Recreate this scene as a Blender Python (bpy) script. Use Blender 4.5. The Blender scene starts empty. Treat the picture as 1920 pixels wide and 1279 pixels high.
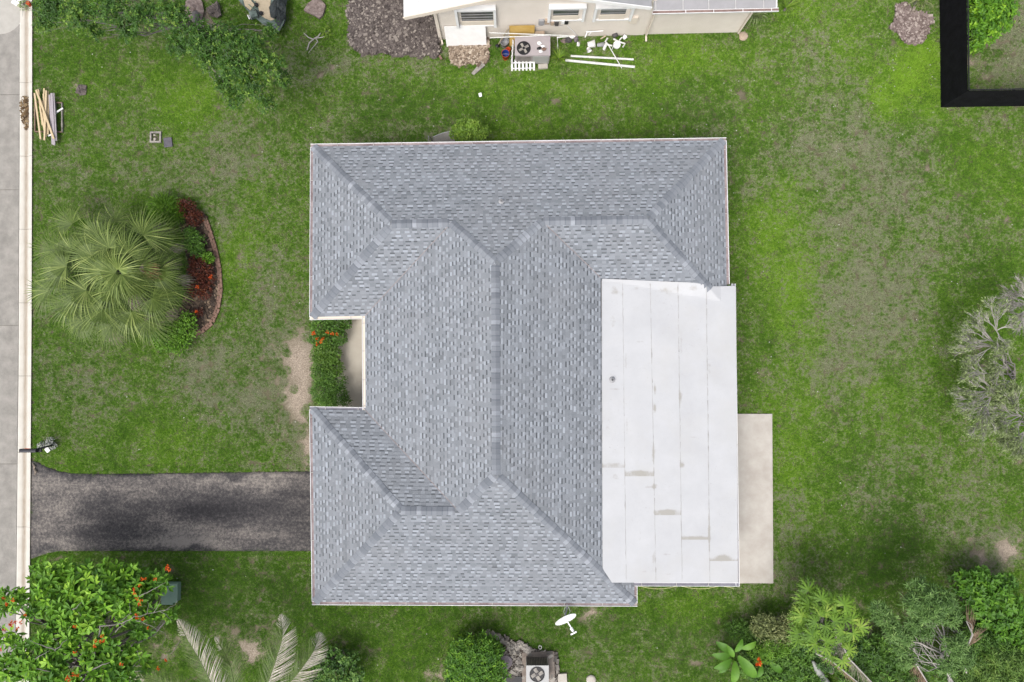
import bpy, math, random
import numpy as np
from mathutils import Vector, Matrix
random.seed(7); RNG = np.random.default_rng(11)
SC = bpy.context.scene
COL = SC.collection

# ---------------------------------------------------------------- camera
F, H, TH = 1280.0, 29.8, math.radians(2.2)      # focal length in photo pixels, height, small forward tilt
cam_d = bpy.data.cameras.new('camera'); cam = bpy.data.objects.new('camera', cam_d); COL.objects.link(cam)
cam.location = (0, 0, H); cam.rotation_euler = (TH, 0, 0)
cam_d.sensor_width = 36; cam_d.lens = F / 1920 * 36; cam_d.clip_end = 500; SC.camera = cam
# ---------------------------------------------------------------- sky and sun (thin overcast, light from the south-south-west)
SUN_EL, SUN_AZ = math.radians(60), math.radians(212)     # azimuth clockwise from north (+Y)
w = bpy.data.worlds.new('World'); SC.world = w; w.use_nodes = True
nt = w.node_tree; bg = nt.nodes['Background']
sky = nt.nodes.new('ShaderNodeTexSky'); sky.sky_type = 'NISHITA'; sky.sun_disc = False
sky.sun_elevation = SUN_EL; sky.sun_rotation = SUN_AZ; sky.dust_density = 4; sky.air_density = 1.0; sky.ozone_density = 1.0
hs = nt.nodes.new('ShaderNodeHueSaturation'); hs.inputs['Saturation'].default_value = 0.42
nt.links.new(sky.outputs[0], hs.inputs['Color']); nt.links.new(hs.outputs[0], bg.inputs['Color'])
bg.inputs['Strength'].default_value = 0.15
sun_d = bpy.data.lights.new('sun', 'SUN'); sun = bpy.data.objects.new('sun', sun_d); COL.objects.link(sun)
sun_d.energy = 1.5; sun_d.angle = math.radians(32); sun_d.color = (1.0, 0.96, 0.9)
sd = Vector((math.sin(SUN_AZ)*math.cos(SUN_EL), math.cos(SUN_AZ)*math.cos(SUN_EL), math.sin(SUN_EL)))
sun.rotation_euler = sd.to_track_quat('Z', 'Y').to_euler(); sun.location = sd*60
SC.view_settings.view_transform = 'Standard'; SC.view_settings.look = 'None'; SC.view_settings.gamma = 1
SC.view_settings.use_curve_mapping = False
SC.view_settings.exposure = 0.75
SC.cycles.use_denoising = True; SC.cycles.denoiser = 'OPENIMAGEDENOISE'; SC.cycles.denoising_input_passes = 'RGB_ALBEDO_NORMAL'; SC.cycles.denoising_prefilter = 'NONE'
SC.cycles.max_bounces = 5; SC.cycles.diffuse_bounces = 3; SC.cycles.transparent_max_bounces = 4

# ---------------------------------------------------------------- measuring: photo pixel + height -> point in the place
CT, ST = math.cos(TH), math.sin(TH)
def ray(px, py):
    x, y, z = (px-960)/F, (639.5-py)/F, -1.0
    return Vector((x, y*CT - z*ST, y*ST + z*CT))
def P(px, py, z=0.0):
    d = ray(px, py); t = (z-H)/d.z
    return Vector((d.x*t, d.y*t, z))
def topx(X, Y, Z=0.0):
    X = np.asarray(X, float); Y = np.asarray(Y, float); dz = Z-H
    yc = Y*CT + dz*ST; zc = -Y*ST + dz*CT
    return 960 + F*X/(-zc), 639.5 - F*yc/(-zc)
MPP = H/F                                            # metres per photo pixel on the ground

# ---------------------------------------------------------------- mesh helpers
class MB:
    def __init__(s): s.v=[]; s.f=[]; s.t=[]
    def add(s, vs, fs, tone=0.5):
        o=len(s.v); s.v.extend([tuple(v) for v in vs]); 
        for f in fs: s.f.append(tuple(i+o for i in f)); s.t.append(tone)
    def quad(s,a,b,c,d,tone=0.5): s.add([a,b,c,d],[(0,1,2,3)],tone); return s
    def box(s, c, size, rz=0, tone=0.5, basis=None):
        c=Vector(c); hx,hy,hz=size[0]/2,size[1]/2,size[2]/2
        if basis is None: basis=(Vector((math.cos(rz),math.sin(rz),0)),Vector((-math.sin(rz),math.cos(rz),0)),Vector((0,0,1)))
        X,Y,Z=basis
        vs=[c+X*(a*hx)+Y*(b*hy)+Z*(d*hz) for d in(-1,1) for (a,b) in((-1,-1),(1,-1),(1,1),(-1,1))]
        s.add(vs,[(3,2,1,0),(4,5,6,7),(0,1,5,4),(1,2,6,5),(2,3,7,6),(3,0,4,7)],tone); return s
    def bar(s,a,b,wd,ht,tone=0.5):
        a=Vector(a);b=Vector(b);d=b-a;L=d.length;X=d/L
        Y=Vector((0,0,1)).cross(X)
        if Y.length<1e-4: Y=Vector((0,1,0))
        Y.normalize();Z=X.cross(Y)
        s.box((a+b)/2,(L,wd,ht),tone=tone,basis=(X,Y,Z)); return s
    def prism(s, poly, z0, z1, tone=0.5):
        n=len(poly); vs=[(p[0],p[1],z0) for p in poly]+[(p[0],p[1],z1) for p in poly]
        s.add(vs,[tuple(range(n,2*n)),tuple(range(n-1,-1,-1))]+[(i,(i+1)%n,n+(i+1)%n,n+i) for i in range(n)],tone); return s
    def tube(s, pts, rad, n=6, tone=0.5, cap=True):
        pts=[Vector(p) for p in pts]; m=len(pts)
        if not hasattr(rad,'__len__'): rad=[rad]*m
        vs=[]; up=Vector((0.13,0.27,0.95))
        for i,p in enumerate(pts):
            d=pts[min(i+1,m-1)]-pts[max(i-1,0)]
            if d.length<1e-6: d=Vector((0,0,1))
            d.normalize(); a=d.cross(up)
            if a.length<1e-3: a=d.cross(Vector((1,0,0)))
            a.normalize(); b=d.cross(a)
            for k in range(n):
                th=2*math.pi*k/n; vs.append(p+(a*math.cos(th)+b*math.sin(th))*rad[i])
        fs=[(i*n+k,i*n+(k+1)%n,(i+1)*n+(k+1)%n,(i+1)*n+k) for i in range(m-1) for k in range(n)]
        if cap: fs+= [tuple(range(n-1,-1,-1)),tuple((m-1)*n+k for k in range(n))]
        s.add(vs,fs,tone); return s
    def lathe(s, c, prof, n=16, tone=0.5, basis=None, closed=False):
        c=Vector(c); X,Y,Z=basis or (Vector((1,0,0)),Vector((0,1,0)),Vector((0,0,1)))
        vs=[c+(X*math.cos(2*math.pi*k/n)+Y*math.sin(2*math.pi*k/n))*r+Z*z for r,z in prof for k in range(n)]
        m=len(prof)
        fs=[(i*n+k,i*n+(k+1)%n,(i+1)*n+(k+1)%n,(i+1)*n+k) for i in range(m-1) for k in range(n)]
        if closed: fs+=[tuple(range(n-1,-1,-1)),tuple((m-1)*n+k for k in range(n))]
        s.add(vs,fs,tone); return s
    def lump(s, c, r, seed=0, n=8, m=5, tone=0.5, flat=0.6, rough=0.25):
        rg=random.Random(seed); c=Vector(c)
        rx,ry,rz=r if hasattr(r,'__len__') else (r,r,r*flat)
        vs=[]; 
        for i in range(m):
            th=math.pi*(i+0.35)/(m-0.3)
            for k in range(n):
                ph=2*math.pi*k/n; q=1+rough*(rg.random()-0.5)*2
                vs.append(c+Vector((rx*q*math.sin(th)*math.cos(ph),ry*q*math.sin(th)*math.sin(ph),rz*q*math.cos(th))))
        fs=[(i*n+k,(i+1)*n+k,(i+1)*n+(k+1)%n,i*n+(k+1)%n) for i in range(m-1) for k in range(n)]
        fs+=[tuple(range(n)),tuple((m-1)*n+k for k in range(n-1,-1,-1))]
        s.add(vs,fs,tone); return s
def mesh_np(name, V, FA, tone=None):
    me=bpy.data.meshes.new(name); nf,k=FA.shape
    me.vertices.add(len(V)); me.vertices.foreach_set('co',np.ascontiguousarray(V,np.float32).ravel())
    me.loops.add(nf*k); me.loops.foreach_set('vertex_index',np.ascontiguousarray(FA,np.int32).ravel())
    me.polygons.add(nf); me.polygons.foreach_set('loop_start',np.arange(0,nf*k,k,dtype=np.int32))
    me.polygons.foreach_set('loop_total',np.full(nf,k,np.int32))
    me.update(calc_edges=True)
    if tone is not None:
        a=me.attributes.new('tone','FLOAT','FACE'); a.data.foreach_set('value',np.ascontiguousarray(tone,np.float32))
    return me
def obj(name, mb, m, parent=None, smooth=False):
    if isinstance(mb,MB):
        me=bpy.data.meshes.new(name); me.from_pydata(mb.v,[],mb.f); me.update()
        a=me.attributes.new('tone','FLOAT','FACE'); a.data.foreach_set('value',np.array(mb.t,np.float32))
    else: me=mb
    if len(me.materials)==0: me.materials.append(m)
    if smooth: me.polygons.foreach_set('use_smooth',np.ones(len(me.polygons),bool))
    o=bpy.data.objects.new(name,me); COL.objects.link(o)
    if parent is not None: 
        o.parent=parent
        if parent.type=='EMPTY': o.matrix_parent_inverse=Matrix.Translation(-parent.location)
    return o
def tag(o,label,cat,group=None):
    o['label']=label; o['category']=cat
    if group: o['group']=group
    return o
def thing(name,label,cat,loc=(0,0,0),group=None):
    o=bpy.data.objects.new(name,None); COL.objects.link(o); o.location=loc; o.empty_display_size=0.3
    return tag(o,label,cat,group)
def struct(name,mb,m,label=None,kind='structure'):
    o=obj(name,mb,m); o['kind']=kind
    if label: o['label']=label
    return o

# ---------------------------------------------------------------- materials
K = 0.73                                             # built surfaces, scaled down against the exposure raised to brighten the foliage
def kcol(c,k=None): return tuple(x*(K if k is None else k) for x in c)
def mat(name,c1,c2=None,scale=4.0,rough=0.85,bump=0.0,bscale=None,tone=0.0,metal=0.0,trans=0.0,detail=6,c3=None,spec=0.3,coord='Object',stretch=None,contrast=(0.3,0.7),k=None):
    """base colour runs c1..c2 by noise; `tone` is how much the per-piece 'tone' attribute steers it instead"""
    m=bpy.data.materials.new(name); m.use_nodes=True; t=m.node_tree; N=t.nodes; L=t.links
    b=N['Principled BSDF']; b.inputs['Roughness'].default_value=rough; b.inputs['Metallic'].default_value=metal
    b.inputs['Specular IOR Level'].default_value=spec
    c2=c2 or tuple(min(1,x*1.15) for x in c1)
    c1,c2,c3=kcol(c1,k),kcol(c2,k),(kcol(c3,k) if c3 else None)
    tc=N.new('ShaderNodeTexCoord'); src=tc.outputs['Object']
    if coord=='World':
        g=N.new('ShaderNodeNewGeometry'); src=g.outputs['Position']
    if stretch:
        mp=N.new('ShaderNodeMapping'); mp.inputs['Scale'].default_value=stretch; L.new(src,mp.inputs[0]); src=mp.outputs[0]
    nz=N.new('ShaderNodeTexNoise'); nz.inputs['Scale'].default_value=scale; nz.inputs['Detail'].default_value=detail
    nz.inputs['Roughness'].default_value=0.65; L.new(src,nz.inputs['Vector'])
    mr=N.new('ShaderNodeMapRange'); mr.inputs[1].default_value=contrast[0]; mr.inputs[2].default_value=contrast[1]; L.new(nz.outputs[0],mr.inputs[0])
    fac=mr.outputs[0]
    if tone>0:
        at=N.new('ShaderNodeAttribute'); at.attribute_name='tone'
        mx=N.new('ShaderNodeMix'); mx.data_type='FLOAT'; mx.inputs[0].default_value=tone
        L.new(fac,mx.inputs[2]); L.new(at.outputs['Fac'],mx.inputs[3]); fac=mx.outputs[0]
    cr=N.new('ShaderNodeValToRGB'); e=cr.color_ramp.elements
    e[0].color=(*c1,1); e[1].color=(*c2,1)
    if c3: 
        e[1].position=0.6; x=e.new(1.0); x.color=(*c3,1)
    L.new(fac,cr.inputs[0]); L.new(cr.outputs[0],b.inputs['Base Color'])
    if bump>0:
        nb=N.new('ShaderNodeTexNoise'); nb.inputs['Scale'].default_value=bscale or scale*6; nb.inputs['Detail'].default_value=5; L.new(src,nb.inputs['Vector'])
        bp=N.new('ShaderNodeBump'); bp.inputs['Strength'].default_value=bump; bp.inputs['Distance'].default_value=0.03
        L.new(nb.outputs[0],bp.inputs['Height']); L.new(bp.outputs[0],b.inputs['Normal'])
    if trans>0:
        tr=N.new('ShaderNodeBsdfTranslucent'); L.new(cr.outputs[0],tr.inputs[0]); ms=N.new('ShaderNodeMixShader'); ms.inputs[0].default_value=trans
        L.new(b.outputs[0],ms.inputs[1]); L.new(tr.outputs[0],ms.inputs[2]); L.new(ms.outputs[0],N['Material Output'].inputs[0])
    return m
def rnd_mat(name,cols,rough=0.9,bump=0.2,bscale=80):
    """colour picked at random for each object out of the ramp; fine granule noise on top"""
    m=mat(name,(0.5,)*3,(0.5,)*3,rough=rough,bump=bump,bscale=bscale); t=m.node_tree; N=t.nodes; L=t.links
    oi=N.new('ShaderNodeObjectInfo'); cr=[n for n in N if n.type=='VALTORGB'][0]; e=cr.color_ramp.elements
    for i,c in enumerate(cols):
        x=e[i] if i<2 else e.new(1.0); x.position=i/(len(cols)-1); x.color=(*kcol(c),1)
    nz=[n for n in N if n.type=='MAP_RANGE'][0]
    mx=N.new('ShaderNodeMix'); mx.data_type='FLOAT'; mx.inputs[0].default_value=0.82
    L.new(nz.outputs[0],mx.inputs[2]); L.new(oi.outputs['Random'],mx.inputs[3])
    at=N.new('ShaderNodeAttribute'); at.attribute_name='tone'; ad=N.new('ShaderNodeMath'); ad.operation='ADD'; L.new(mx.outputs[0],ad.inputs[0]); L.new(at.outputs['Fac'],ad.inputs[1])
    sb=N.new('ShaderNodeMath'); sb.operation='SUBTRACT'; sb.use_clamp=True; sb.inputs[1].default_value=.5; L.new(ad.outputs[0],sb.inputs[0]); L.new(sb.outputs[0],cr.inputs[0])
    return m
M={}
M['white']=mat('white_paint',(0.68,0.67,0.66),(0.78,0.77,0.76),scale=3,rough=0.5,k=0.95)
M['white_metal']=mat('white_metal',(0.66,0.66,0.66),(0.74,0.74,0.74),scale=3,rough=0.35,k=0.95)
M['pvc']=mat('white_plastic_pipe',(0.5,0.5,0.47),(0.68,0.68,0.66),scale=9,rough=0.45,k=0.95)
M['stucco']=mat('cream_stucco',(0.82,0.74,0.655),(0.9,0.82,0.735),scale=1.5,rough=0.9,bump=0.35,bscale=60)
M['stucco_trim']=mat('cream_trim',(0.76,0.67,0.56),(0.84,0.75,0.64),scale=3,rough=0.8)
M['soffit']=mat('soffit',(0.5,0.48,0.45),rough=0.8)
M['glass']=mat('dark_glass',(0.05,0.06,0.06),(0.10,0.11,0.105),scale=2,rough=0.08,spec=0.6)
M['black']=mat('black_plastic',(0.012,0.012,0.013),(0.022,0.022,0.025),scale=8,rough=0.5)
M['fence']=mat('black_screen_fabric',(0.005,0.005,0.006),(0.012,0.012,0.015),scale=3,rough=0.95,bump=0.3,bscale=150,spec=0.1)
M['concrete']=mat('pale_concrete',(0.42,0.385,0.335),(0.53,0.49,0.43),scale=2.2,rough=0.9,bump=0.15,bscale=60,c3=(0.57,0.53,0.475))
M['patio']=mat('patio_concrete',(0.43,0.39,0.345),(0.59,0.555,0.505),scale=1.4,rough=0.9,bump=0.12,bscale=70,contrast=(0.25,0.75))
M['pad']=mat('stained_concrete',(0.16,0.13,0.11),(0.34,0.29,0.25),scale=3,rough=0.95,bump=0.3,bscale=40)
M['soil']=mat('bare_soil',(0.06,0.05,0.045),(0.15,0.125,0.115),scale=5,rough=1,bump=0.8,bscale=25,c3=(0.24,0.2,0.18),contrast=(0.25,0.75))
M['mulch']=mat('mulch',(0.12,0.09,0.08),(0.27,0.21,0.19),scale=7,rough=1,bump=0.9,bscale=30,c3=(0.36,0.3,0.27))
M['sand']=mat('dry_sandy_soil',(0.14,0.1,0.075),(0.36,0.28,0.21),scale=6,rough=1,bump=0.9,bscale=30,c3=(0.5,0.41,0.32))
M['darkbed']=mat('dark_bed_soil',(0.03,0.022,0.018),(0.10,0.075,0.06),scale=6,rough=1,bump=0.9,bscale=30)
M['bark']=mat('grey_bark',(0.16,0.145,0.135),(0.3,0.275,0.255),scale=9,rough=0.95,bump=0.4,bscale=50)
M['twig']=mat('pale_grey_twigs',(0.33,0.31,0.28),(0.5,0.47,0.43),scale=6,rough=0.95)
M['deadleaf']=mat('dead_palm_leaf',(0.2,0.15,0.11),(0.42,0.36,0.3),scale=8,rough=0.95,tone=0.7)
M['brick']=mat('red_brick',(0.17,0.10,0.075),(0.29,0.185,0.14),scale=7,rough=0.95,bump=0.4,tone=0.5)
M['pine']=mat('pine_board',(0.56,0.43,0.25),(0.68,0.55,0.36),scale=3,rough=0.75,stretch=(8,1,1),tone=0.3)
M['greyboard']=mat('weathered_board',(0.33,0.29,0.31),(0.47,0.43,0.45),scale=3,rough=0.85,stretch=(8,1,1),tone=0.3)
M['brownwood']=mat('brown_wood',(0.17,0.115,0.08),(0.3,0.21,0.15),scale=4,rough=0.9)
M['plywood']=mat('yellow_plywood',(0.5,0.32,0.08),(0.62,0.43,0.15),scale=2,rough=0.7,stretch=(1,6,1))
M['stone']=mat('grey_stone',(0.15,0.135,0.125),(0.34,0.315,0.285),scale=5,rough=0.95,bump=0.5,c3=(0.42,0.39,0.32))
M['ac']=mat('faded_metal_case',(0.37,0.33,0.335),(0.44,0.39,0.395),scale=2,rough=0.6)
M['ac2']=mat('grey_metal_case',(0.4,0.4,0.39),(0.47,0.47,0.46),scale=2,rough=0.5)
M['grille']=mat('dark_grille',(0.06,0.055,0.055),(0.11,0.10,0.10),scale=30,rough=0.6)
M['red']=mat('red_plastic',(0.5,0.07,0.02),(0.6,0.1,0.03),scale=5,rough=0.45)
M['blue']=mat('blue_plastic',(0.02,0.05,0.25),(0.03,0.07,0.32),scale=5,rough=0.45)
M['grey']=mat('grey_plastic',(0.3,0.3,0.31),(0.4,0.4,0.41),scale=5,rough=0.5)
M['tan']=mat('tan_surface',(0.45,0.37,0.25),(0.55,0.46,0.33),scale=3,rough=0.8)
M['tarp']=mat('dull_green_tarp',(0.035,0.05,0.04),(0.13,0.17,0.15),scale=2.5,rough=0.7,bump=0.5,bscale=8,c3=(0.22,0.27,0.24))
M['darktarp']=mat('dark_tarp',(0.012,0.016,0.016),(0.05,0.06,0.062),scale=5,rough=0.6,bump=0.6,bscale=10)
M['card']=mat('cardboard',(0.45,0.34,0.25),(0.52,0.41,0.31),scale=4)
M['purple']=mat('mauve_slate',(0.2,0.17,0.19),(0.27,0.235,0.25),scale=3,rough=0.8)
M['utility']=mat('green_grey_box',(0.16,0.26,0.2),(0.2,0.3,0.24),scale=3,rough=0.6)
M['orange_fl']=mat('orange_petals',(0.7,0.06,0.01),(0.95,0.2,0.02),scale=20,rough=0.6,tone=0.7,trans=0.2)
M['gutter_in']=mat('gutter_inside',(0.2,0.145,0.145),(0.4,0.335,0.335),scale=2.5,rough=0.8,stretch=(1,1,1),contrast=(0.35,0.65))
def leafmat(name,c1,c2,c3=None,trans=0.22,rough=0.55): return mat(name,c1,c2,scale=2.5,rough=rough,tone=0.75,trans=trans,c3=c3,spec=0.35,k=1.0)
M['leaf_mid']=leafmat('mid_green_leaf',(0.022,0.06,0.008),(0.075,0.17,0.018),(0.15,0.28,0.03))
M['leaf_dark']=leafmat('dark_green_leaf',(0.014,0.04,0.008),(0.04,0.105,0.014),(0.08,0.17,0.02))
M['leaf_bright']=leafmat('bright_green_leaf',(0.04,0.11,0.008),(0.11,0.24,0.014),(0.2,0.36,0.03))
M['leaf_lime']=leafmat('yellow_green_leaf',(0.05,0.10,0.01),(0.13,0.235,0.018),(0.27,0.36,0.06))
M['leaf_tree']=leafmat('tree_leaf',(0.02,0.06,0.006),(0.065,0.165,0.01),(0.16,0.3,0.02))
M['leaf_olive']=leafmat('olive_leaf',(0.08,0.115,0.04),(0.2,0.26,0.1),(0.4,0.47,0.22))
M['leaf_varieg']=leafmat('variegated_leaf',(0.06,0.09,0.03),(0.2,0.23,0.08),(0.42,0.42,0.2))
M['leaf_fan']=leafmat('fan_palm_leaf',(0.035,0.062,0.01),(0.115,0.168,0.032),(0.31,0.365,0.11))
M['leaf_croton']=leafmat('red_brown_leaf',(0.035,0.01,0.007),(0.10,0.022,0.01),(0.27,0.09,0.02))
# ================================================================ the ground
def hash2(i,j,s):
    h=np.sin(i*127.1+j*311.7+s*74.7)*43758.5453; return h-np.floor(h)
def vnoise(x,y,scale,seed=0,octv=1):
    out=0; amp=1; tot=0
    for o in range(octv):
        X=x/scale; Y=y/scale; i=np.floor(X); j=np.floor(Y); fx=X-i; fy=Y-j; fx=fx*fx*(3-2*fx); fy=fy*fy*(3-2*fy)
        a=hash2(i,j,seed+o); b=hash2(i+1,j,seed+o); c=hash2(i,j+1,seed+o); d=hash2(i+1,j+1,seed+o)
        out=out+amp*((a*(1-fx)+b*fx)*(1-fy)+(c*(1-fx)+d*fx)*fy); tot+=amp; amp*=0.55; scale/=2.1
    return out/tot
# patches of worn, lush, darkened and bare lawn, as measured off the photo: (px, py, rx, ry, amount)
DRY=[(450,750,110,90,.5),(370,700,80,60,.15),(560,820,40,70,.35),(545,640,30,60,.3),(330,370,170,80,.3),(520,460,60,150,.22),(480,260,120,70,.3),(230,330,110,60,.2),
 (720,140,80,28,.35),(620,120,60,30,.15),(1600,330,120,80,.42),(1640,450,110,120,.4),(1600,620,80,130,.42),(1700,560,70,120,.2),(1560,270,60,40,.2),(1840,230,90,35,.35),(1700,300,70,60,.25),
 (1480,280,60,60,.12),(1520,90,45,50,.25),(1600,220,60,40,.3),(1880,60,60,60,.5),(1860,150,60,40,.45),(1480,1000,40,110,.3),(1640,800,60,130,.18),(1750,900,80,90,.15),(1860,1020,70,50,.55),(1800,640,60,80,.15),
 (150,740,100,90,.25),(110,700,50,60,.15),(430,560,60,70,.15),(1400,420,40,120,.05),(1000,130,250,15,.0),(720,1165,50,14,.35),(470,1210,60,40,.5),(600,1075,40,25,.25),(690,1240,16,20,.5),(815,1255,18,20,.6),(900,1180,30,10,.4),
 (1150,200,200,14,.12),(1380,160,120,60,.1),(540,90,50,40,.2),(110,470,40,60,.1),(1470,1100,60,30,.35),(1410,1135,30,20,.3),(1760,1070,120,20,.3),(230,170,90,60,-.05),(130,340,60,120,.12)]
LUSH=[(1480,470,45,130,.26),(1490,640,40,120,.24),(1440,400,30,100,.16),(1690,170,60,50,.6),(1720,110,40,60,.4),(1470,810,70,110,.25),(1500,950,40,80,.2),(1890,380,50,80,.15),(350,180,160,70,.25),(1000,150,300,40,.2),
 (300,820,60,60,.25),(1330,110,120,40,.3),(1480,40,70,40,.25),(480,330,40,60,.15),(440,480,30,80,.2),(1420,220,60,60,.15),(1640,720,50,30,.3),(1600,1010,60,60,.1),(1250,1130,120,25,.25),(240,420,120,30,.1)]
DARK=[(900,215,460,38,.5),(1000,180,300,30,.2),(700,1180,420,80,.45),(1120,1180,240,60,.25),(420,1090,160,70,.4),(1620,1000,80,100,.4),(1700,1050,90,60,.4),(1400,1160,80,40,.15),(1640,520,20,200,.1),(420,60,130,60,.35),(1330,1240,90,50,.2),(1840,400,80,100,.2)]  # deep green patches; shade north of the house and under the tree painted in
SOIL=[(558,675,32,40,1.2),(565,740,18,34,1.0),(570,830,14,70,.9),(470,1225,40,32,.9),(430,1190,22,18,.4),(290,255,16,10,.3),(150,170,10,9,.8),(690,1245,12,16,.7),(818,1258,18,16,.9),(1118,1150,14,14,.9),(1450,1080,14,18,.5),
 (1398,1150,12,16,.8),(1352,1190,18,12,.7),(1700,55,30,30,0),(1860,45,35,30,.5),(1830,120,25,14,.5),(1890,1030,40,26,.8),(1830,1045,50,14,.5),(320,1215,30,26,.6),(640,1205,40,10,.5),(395,30,36,26,.6),(880,128,30,10,.4),(1600,1190,40,50,.8),(1700,1230,60,40,.8),(1880,1150,30,30,.6),
 (1840,680,30,30,.4),(345,400,20,14,.4),(160,980,0.1,0.1,0)]
def blobs(px,py,lst,wx,wy):
    o=np.zeros_like(px)
    for (cx,cy,rx,ry,a) in lst:
        if a: o+=a*np.exp(-(((px+wx-cx)/rx)**2+((py+wy-cy)/ry)**2)*0.9)
    return o
def lawn_fields(X,Y):
    px,py=topx(X,Y)
    wx=(vnoise(X,Y,1.6,3,4)-.5)*110; wy=(vnoise(X,Y,1.6,9,4)-.5)*110
    n1=vnoise(X,Y,3.2,21,4); n2=vnoise(X,Y,.7,33,3); n3=vnoise(X,Y,5,44,3)
    br=.35+1.3*vnoise(X,Y,.95,91,3); bl=.35+1.3*vnoise(X,Y,.8,97,3)
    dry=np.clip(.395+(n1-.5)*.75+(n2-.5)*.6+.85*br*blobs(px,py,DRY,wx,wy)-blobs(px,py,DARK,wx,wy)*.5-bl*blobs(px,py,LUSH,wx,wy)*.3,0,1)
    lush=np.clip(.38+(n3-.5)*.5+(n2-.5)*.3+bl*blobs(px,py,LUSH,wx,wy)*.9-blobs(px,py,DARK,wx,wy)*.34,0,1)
    soil=np.clip(blobs(px,py,SOIL,wx*.35,wy*.35)+(n2-.5)*.6*(blobs(px,py,SOIL,wx*.3,wy*.3)>.08)+np.clip(vnoise(X,Y,.34,77,2)-.70,0,1)*(1.2+3.5*dry)*(n1>.42),0,1)
    return dry,lush,soil
def poly(pts,z=0): return [P(a,b,z) for a,b in pts]
# ---- outlines on the ground
KERB_R=[(62,-60),(62,200),(61,600),(59,900),(55,1400)]
ROAD_R=[(37,-60),(37,300),(35,700),(33,900),(28,1400)]
DRIVE=[(60,862),(72,868),(88,876),(112,884),(140,888),(200,889),(585,884),(640,884),(640,1033),(585,1033),(300,1033),(112,1033),(90,1037),(58,1048)]
PATIO=[(1370,776),(1447,776),(1449,1093),(1370,1093)]
PORCH=[(632,596),(700,596),(700,768),(632,768)]
HOUSE=[(606,296),(1340,284),(1346,520),(1358,548),(1364,1078),(1180,1080),(1176,1112),(606,1108),(602,790),(700,790),(700,575),(604,575)]
MOUND=[(655,0),(700,-30),(752,-40),(790,-30),(806,10),(826,70),(830,100),(818,112),(800,106),(790,112),(760,104),(742,106),(712,100),(690,106),(668,98),(652,80),(654,50),(650,30)]
SANDP=[(838,68),(918,66),(916,118),(900,124),(880,120),(862,126),(845,118)]
MULCHB=[(1678,10),(1700,6),(1716,24),(1735,26),(1748,34),(1748,44),(1738,52),(1740,64),(1730,80),(1715,84),(1697,82),(1686,74),(1682,64),(1668,56),(1666,48),(1676,42)]
PALMBED=[(368,392),(386,404),(398,440),(408,480),(412,530),(408,575),(396,605),(372,624),(350,618),(330,600),(345,560),(352,500),(346,450),(336,410),(340,392)]
NWALL_A,NWALL_B=P(823,74),P(1385,62)
NU=(NWALL_B-NWALL_A).normalized(); NN=Vector((NU.y,-NU.x,0))        # along the neighbour's wall, and out of it (south)
NEIGH=[NWALL_A-NN*12,NWALL_A,NWALL_B,NWALL_B-NN*12]
FLATBED=[(945,1188),(980,1215),(1045,1222),(1052,1300),(940,1300)]
def inpoly(X,Y,pl):
    r=np.zeros(X.shape,bool); n=len(pl)
    for i in range(n):
        x0,y0=pl[i][0],pl[i][1]; x1,y1=pl[(i+1)%n][0],pl[(i+1)%n][1]
        if y0==y1: continue
        c=((y0>Y)!=(y1>Y))&(X<(x1-x0)*(Y-y0)/(y1-y0)+x0); r^=c
    return r
XL,XR,YB,YT=-24.5,24.5,-16.5,17.5
# ---- lawn sheet
gx=np.concatenate([[-120,-60,-35],np.arange(XL,XR,.2),[35,60,120]]); gy=np.concatenate([[-120,-60,-30],np.arange(YB,YT,.2),[30,60,120]])
GX,GY=np.meshgrid(gx,gy); nxg,nyg=len(gx),len(gy)
gz=-0.02+(vnoise(GX,GY,2.5,5,3)-.5)*.02
V=np.stack([GX.ravel(),GY.ravel(),gz.ravel()],1)
ii=(np.arange(nyg-1)[:,None]*nxg+np.arange(nxg-1)[None]).ravel()
me=mesh_np('lawn',V,np.stack([ii,ii+1,ii+1+nxg,ii+nxg],1))
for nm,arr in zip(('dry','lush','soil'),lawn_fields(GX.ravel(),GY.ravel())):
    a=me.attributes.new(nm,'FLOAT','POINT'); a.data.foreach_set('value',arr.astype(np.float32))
def attr(N,nm,typ='GEOMETRY'):
    a=N.new('ShaderNodeAttribute'); a.attribute_name=nm; a.attribute_type=typ; return a.outputs['Fac']
def mixc(N,L,f,a,b):
    x=N.new('ShaderNodeMix'); x.data_type='RGBA'
    if isinstance(f,float): x.inputs[0].default_value=f
    else: L.new(f,x.inputs[0])
    for s,i in ((a,6),(b,7)):
        if isinstance(s,tuple): x.inputs[i].default_value=(*s,1)
        else: L.new(s,x.inputs[i])
    return x.outputs[2]
def math_n(N,L,op,a,b=None,clamp=False):
    x=N.new('ShaderNodeMath'); x.operation=op; x.use_clamp=clamp
    for i,s in enumerate((a,b)):
        if s is None: continue
        if isinstance(s,(int,float)): x.inputs[i].default_value=s
        else: L.new(s,x.inputs[i])
    return x.outputs[0]
def noise_n(N,L,vec,scale,detail=4,rough=.6):
    x=N.new('ShaderNodeTexNoise'); x.inputs['Scale'].default_value=scale; x.inputs['Detail'].default_value=detail; x.inputs['Roughness'].default_value=rough
    L.new(vec,x.inputs['Vector']); return x.outputs[0]
GREEN_D,GREEN_M,GREEN_L=(0.055,0.135,0.012),(0.128,0.266,0.018),(0.245,0.42,0.033)
DRYC,DRYC2=(0.225,0.235,0.145),(0.47,0.45,0.34)
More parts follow.
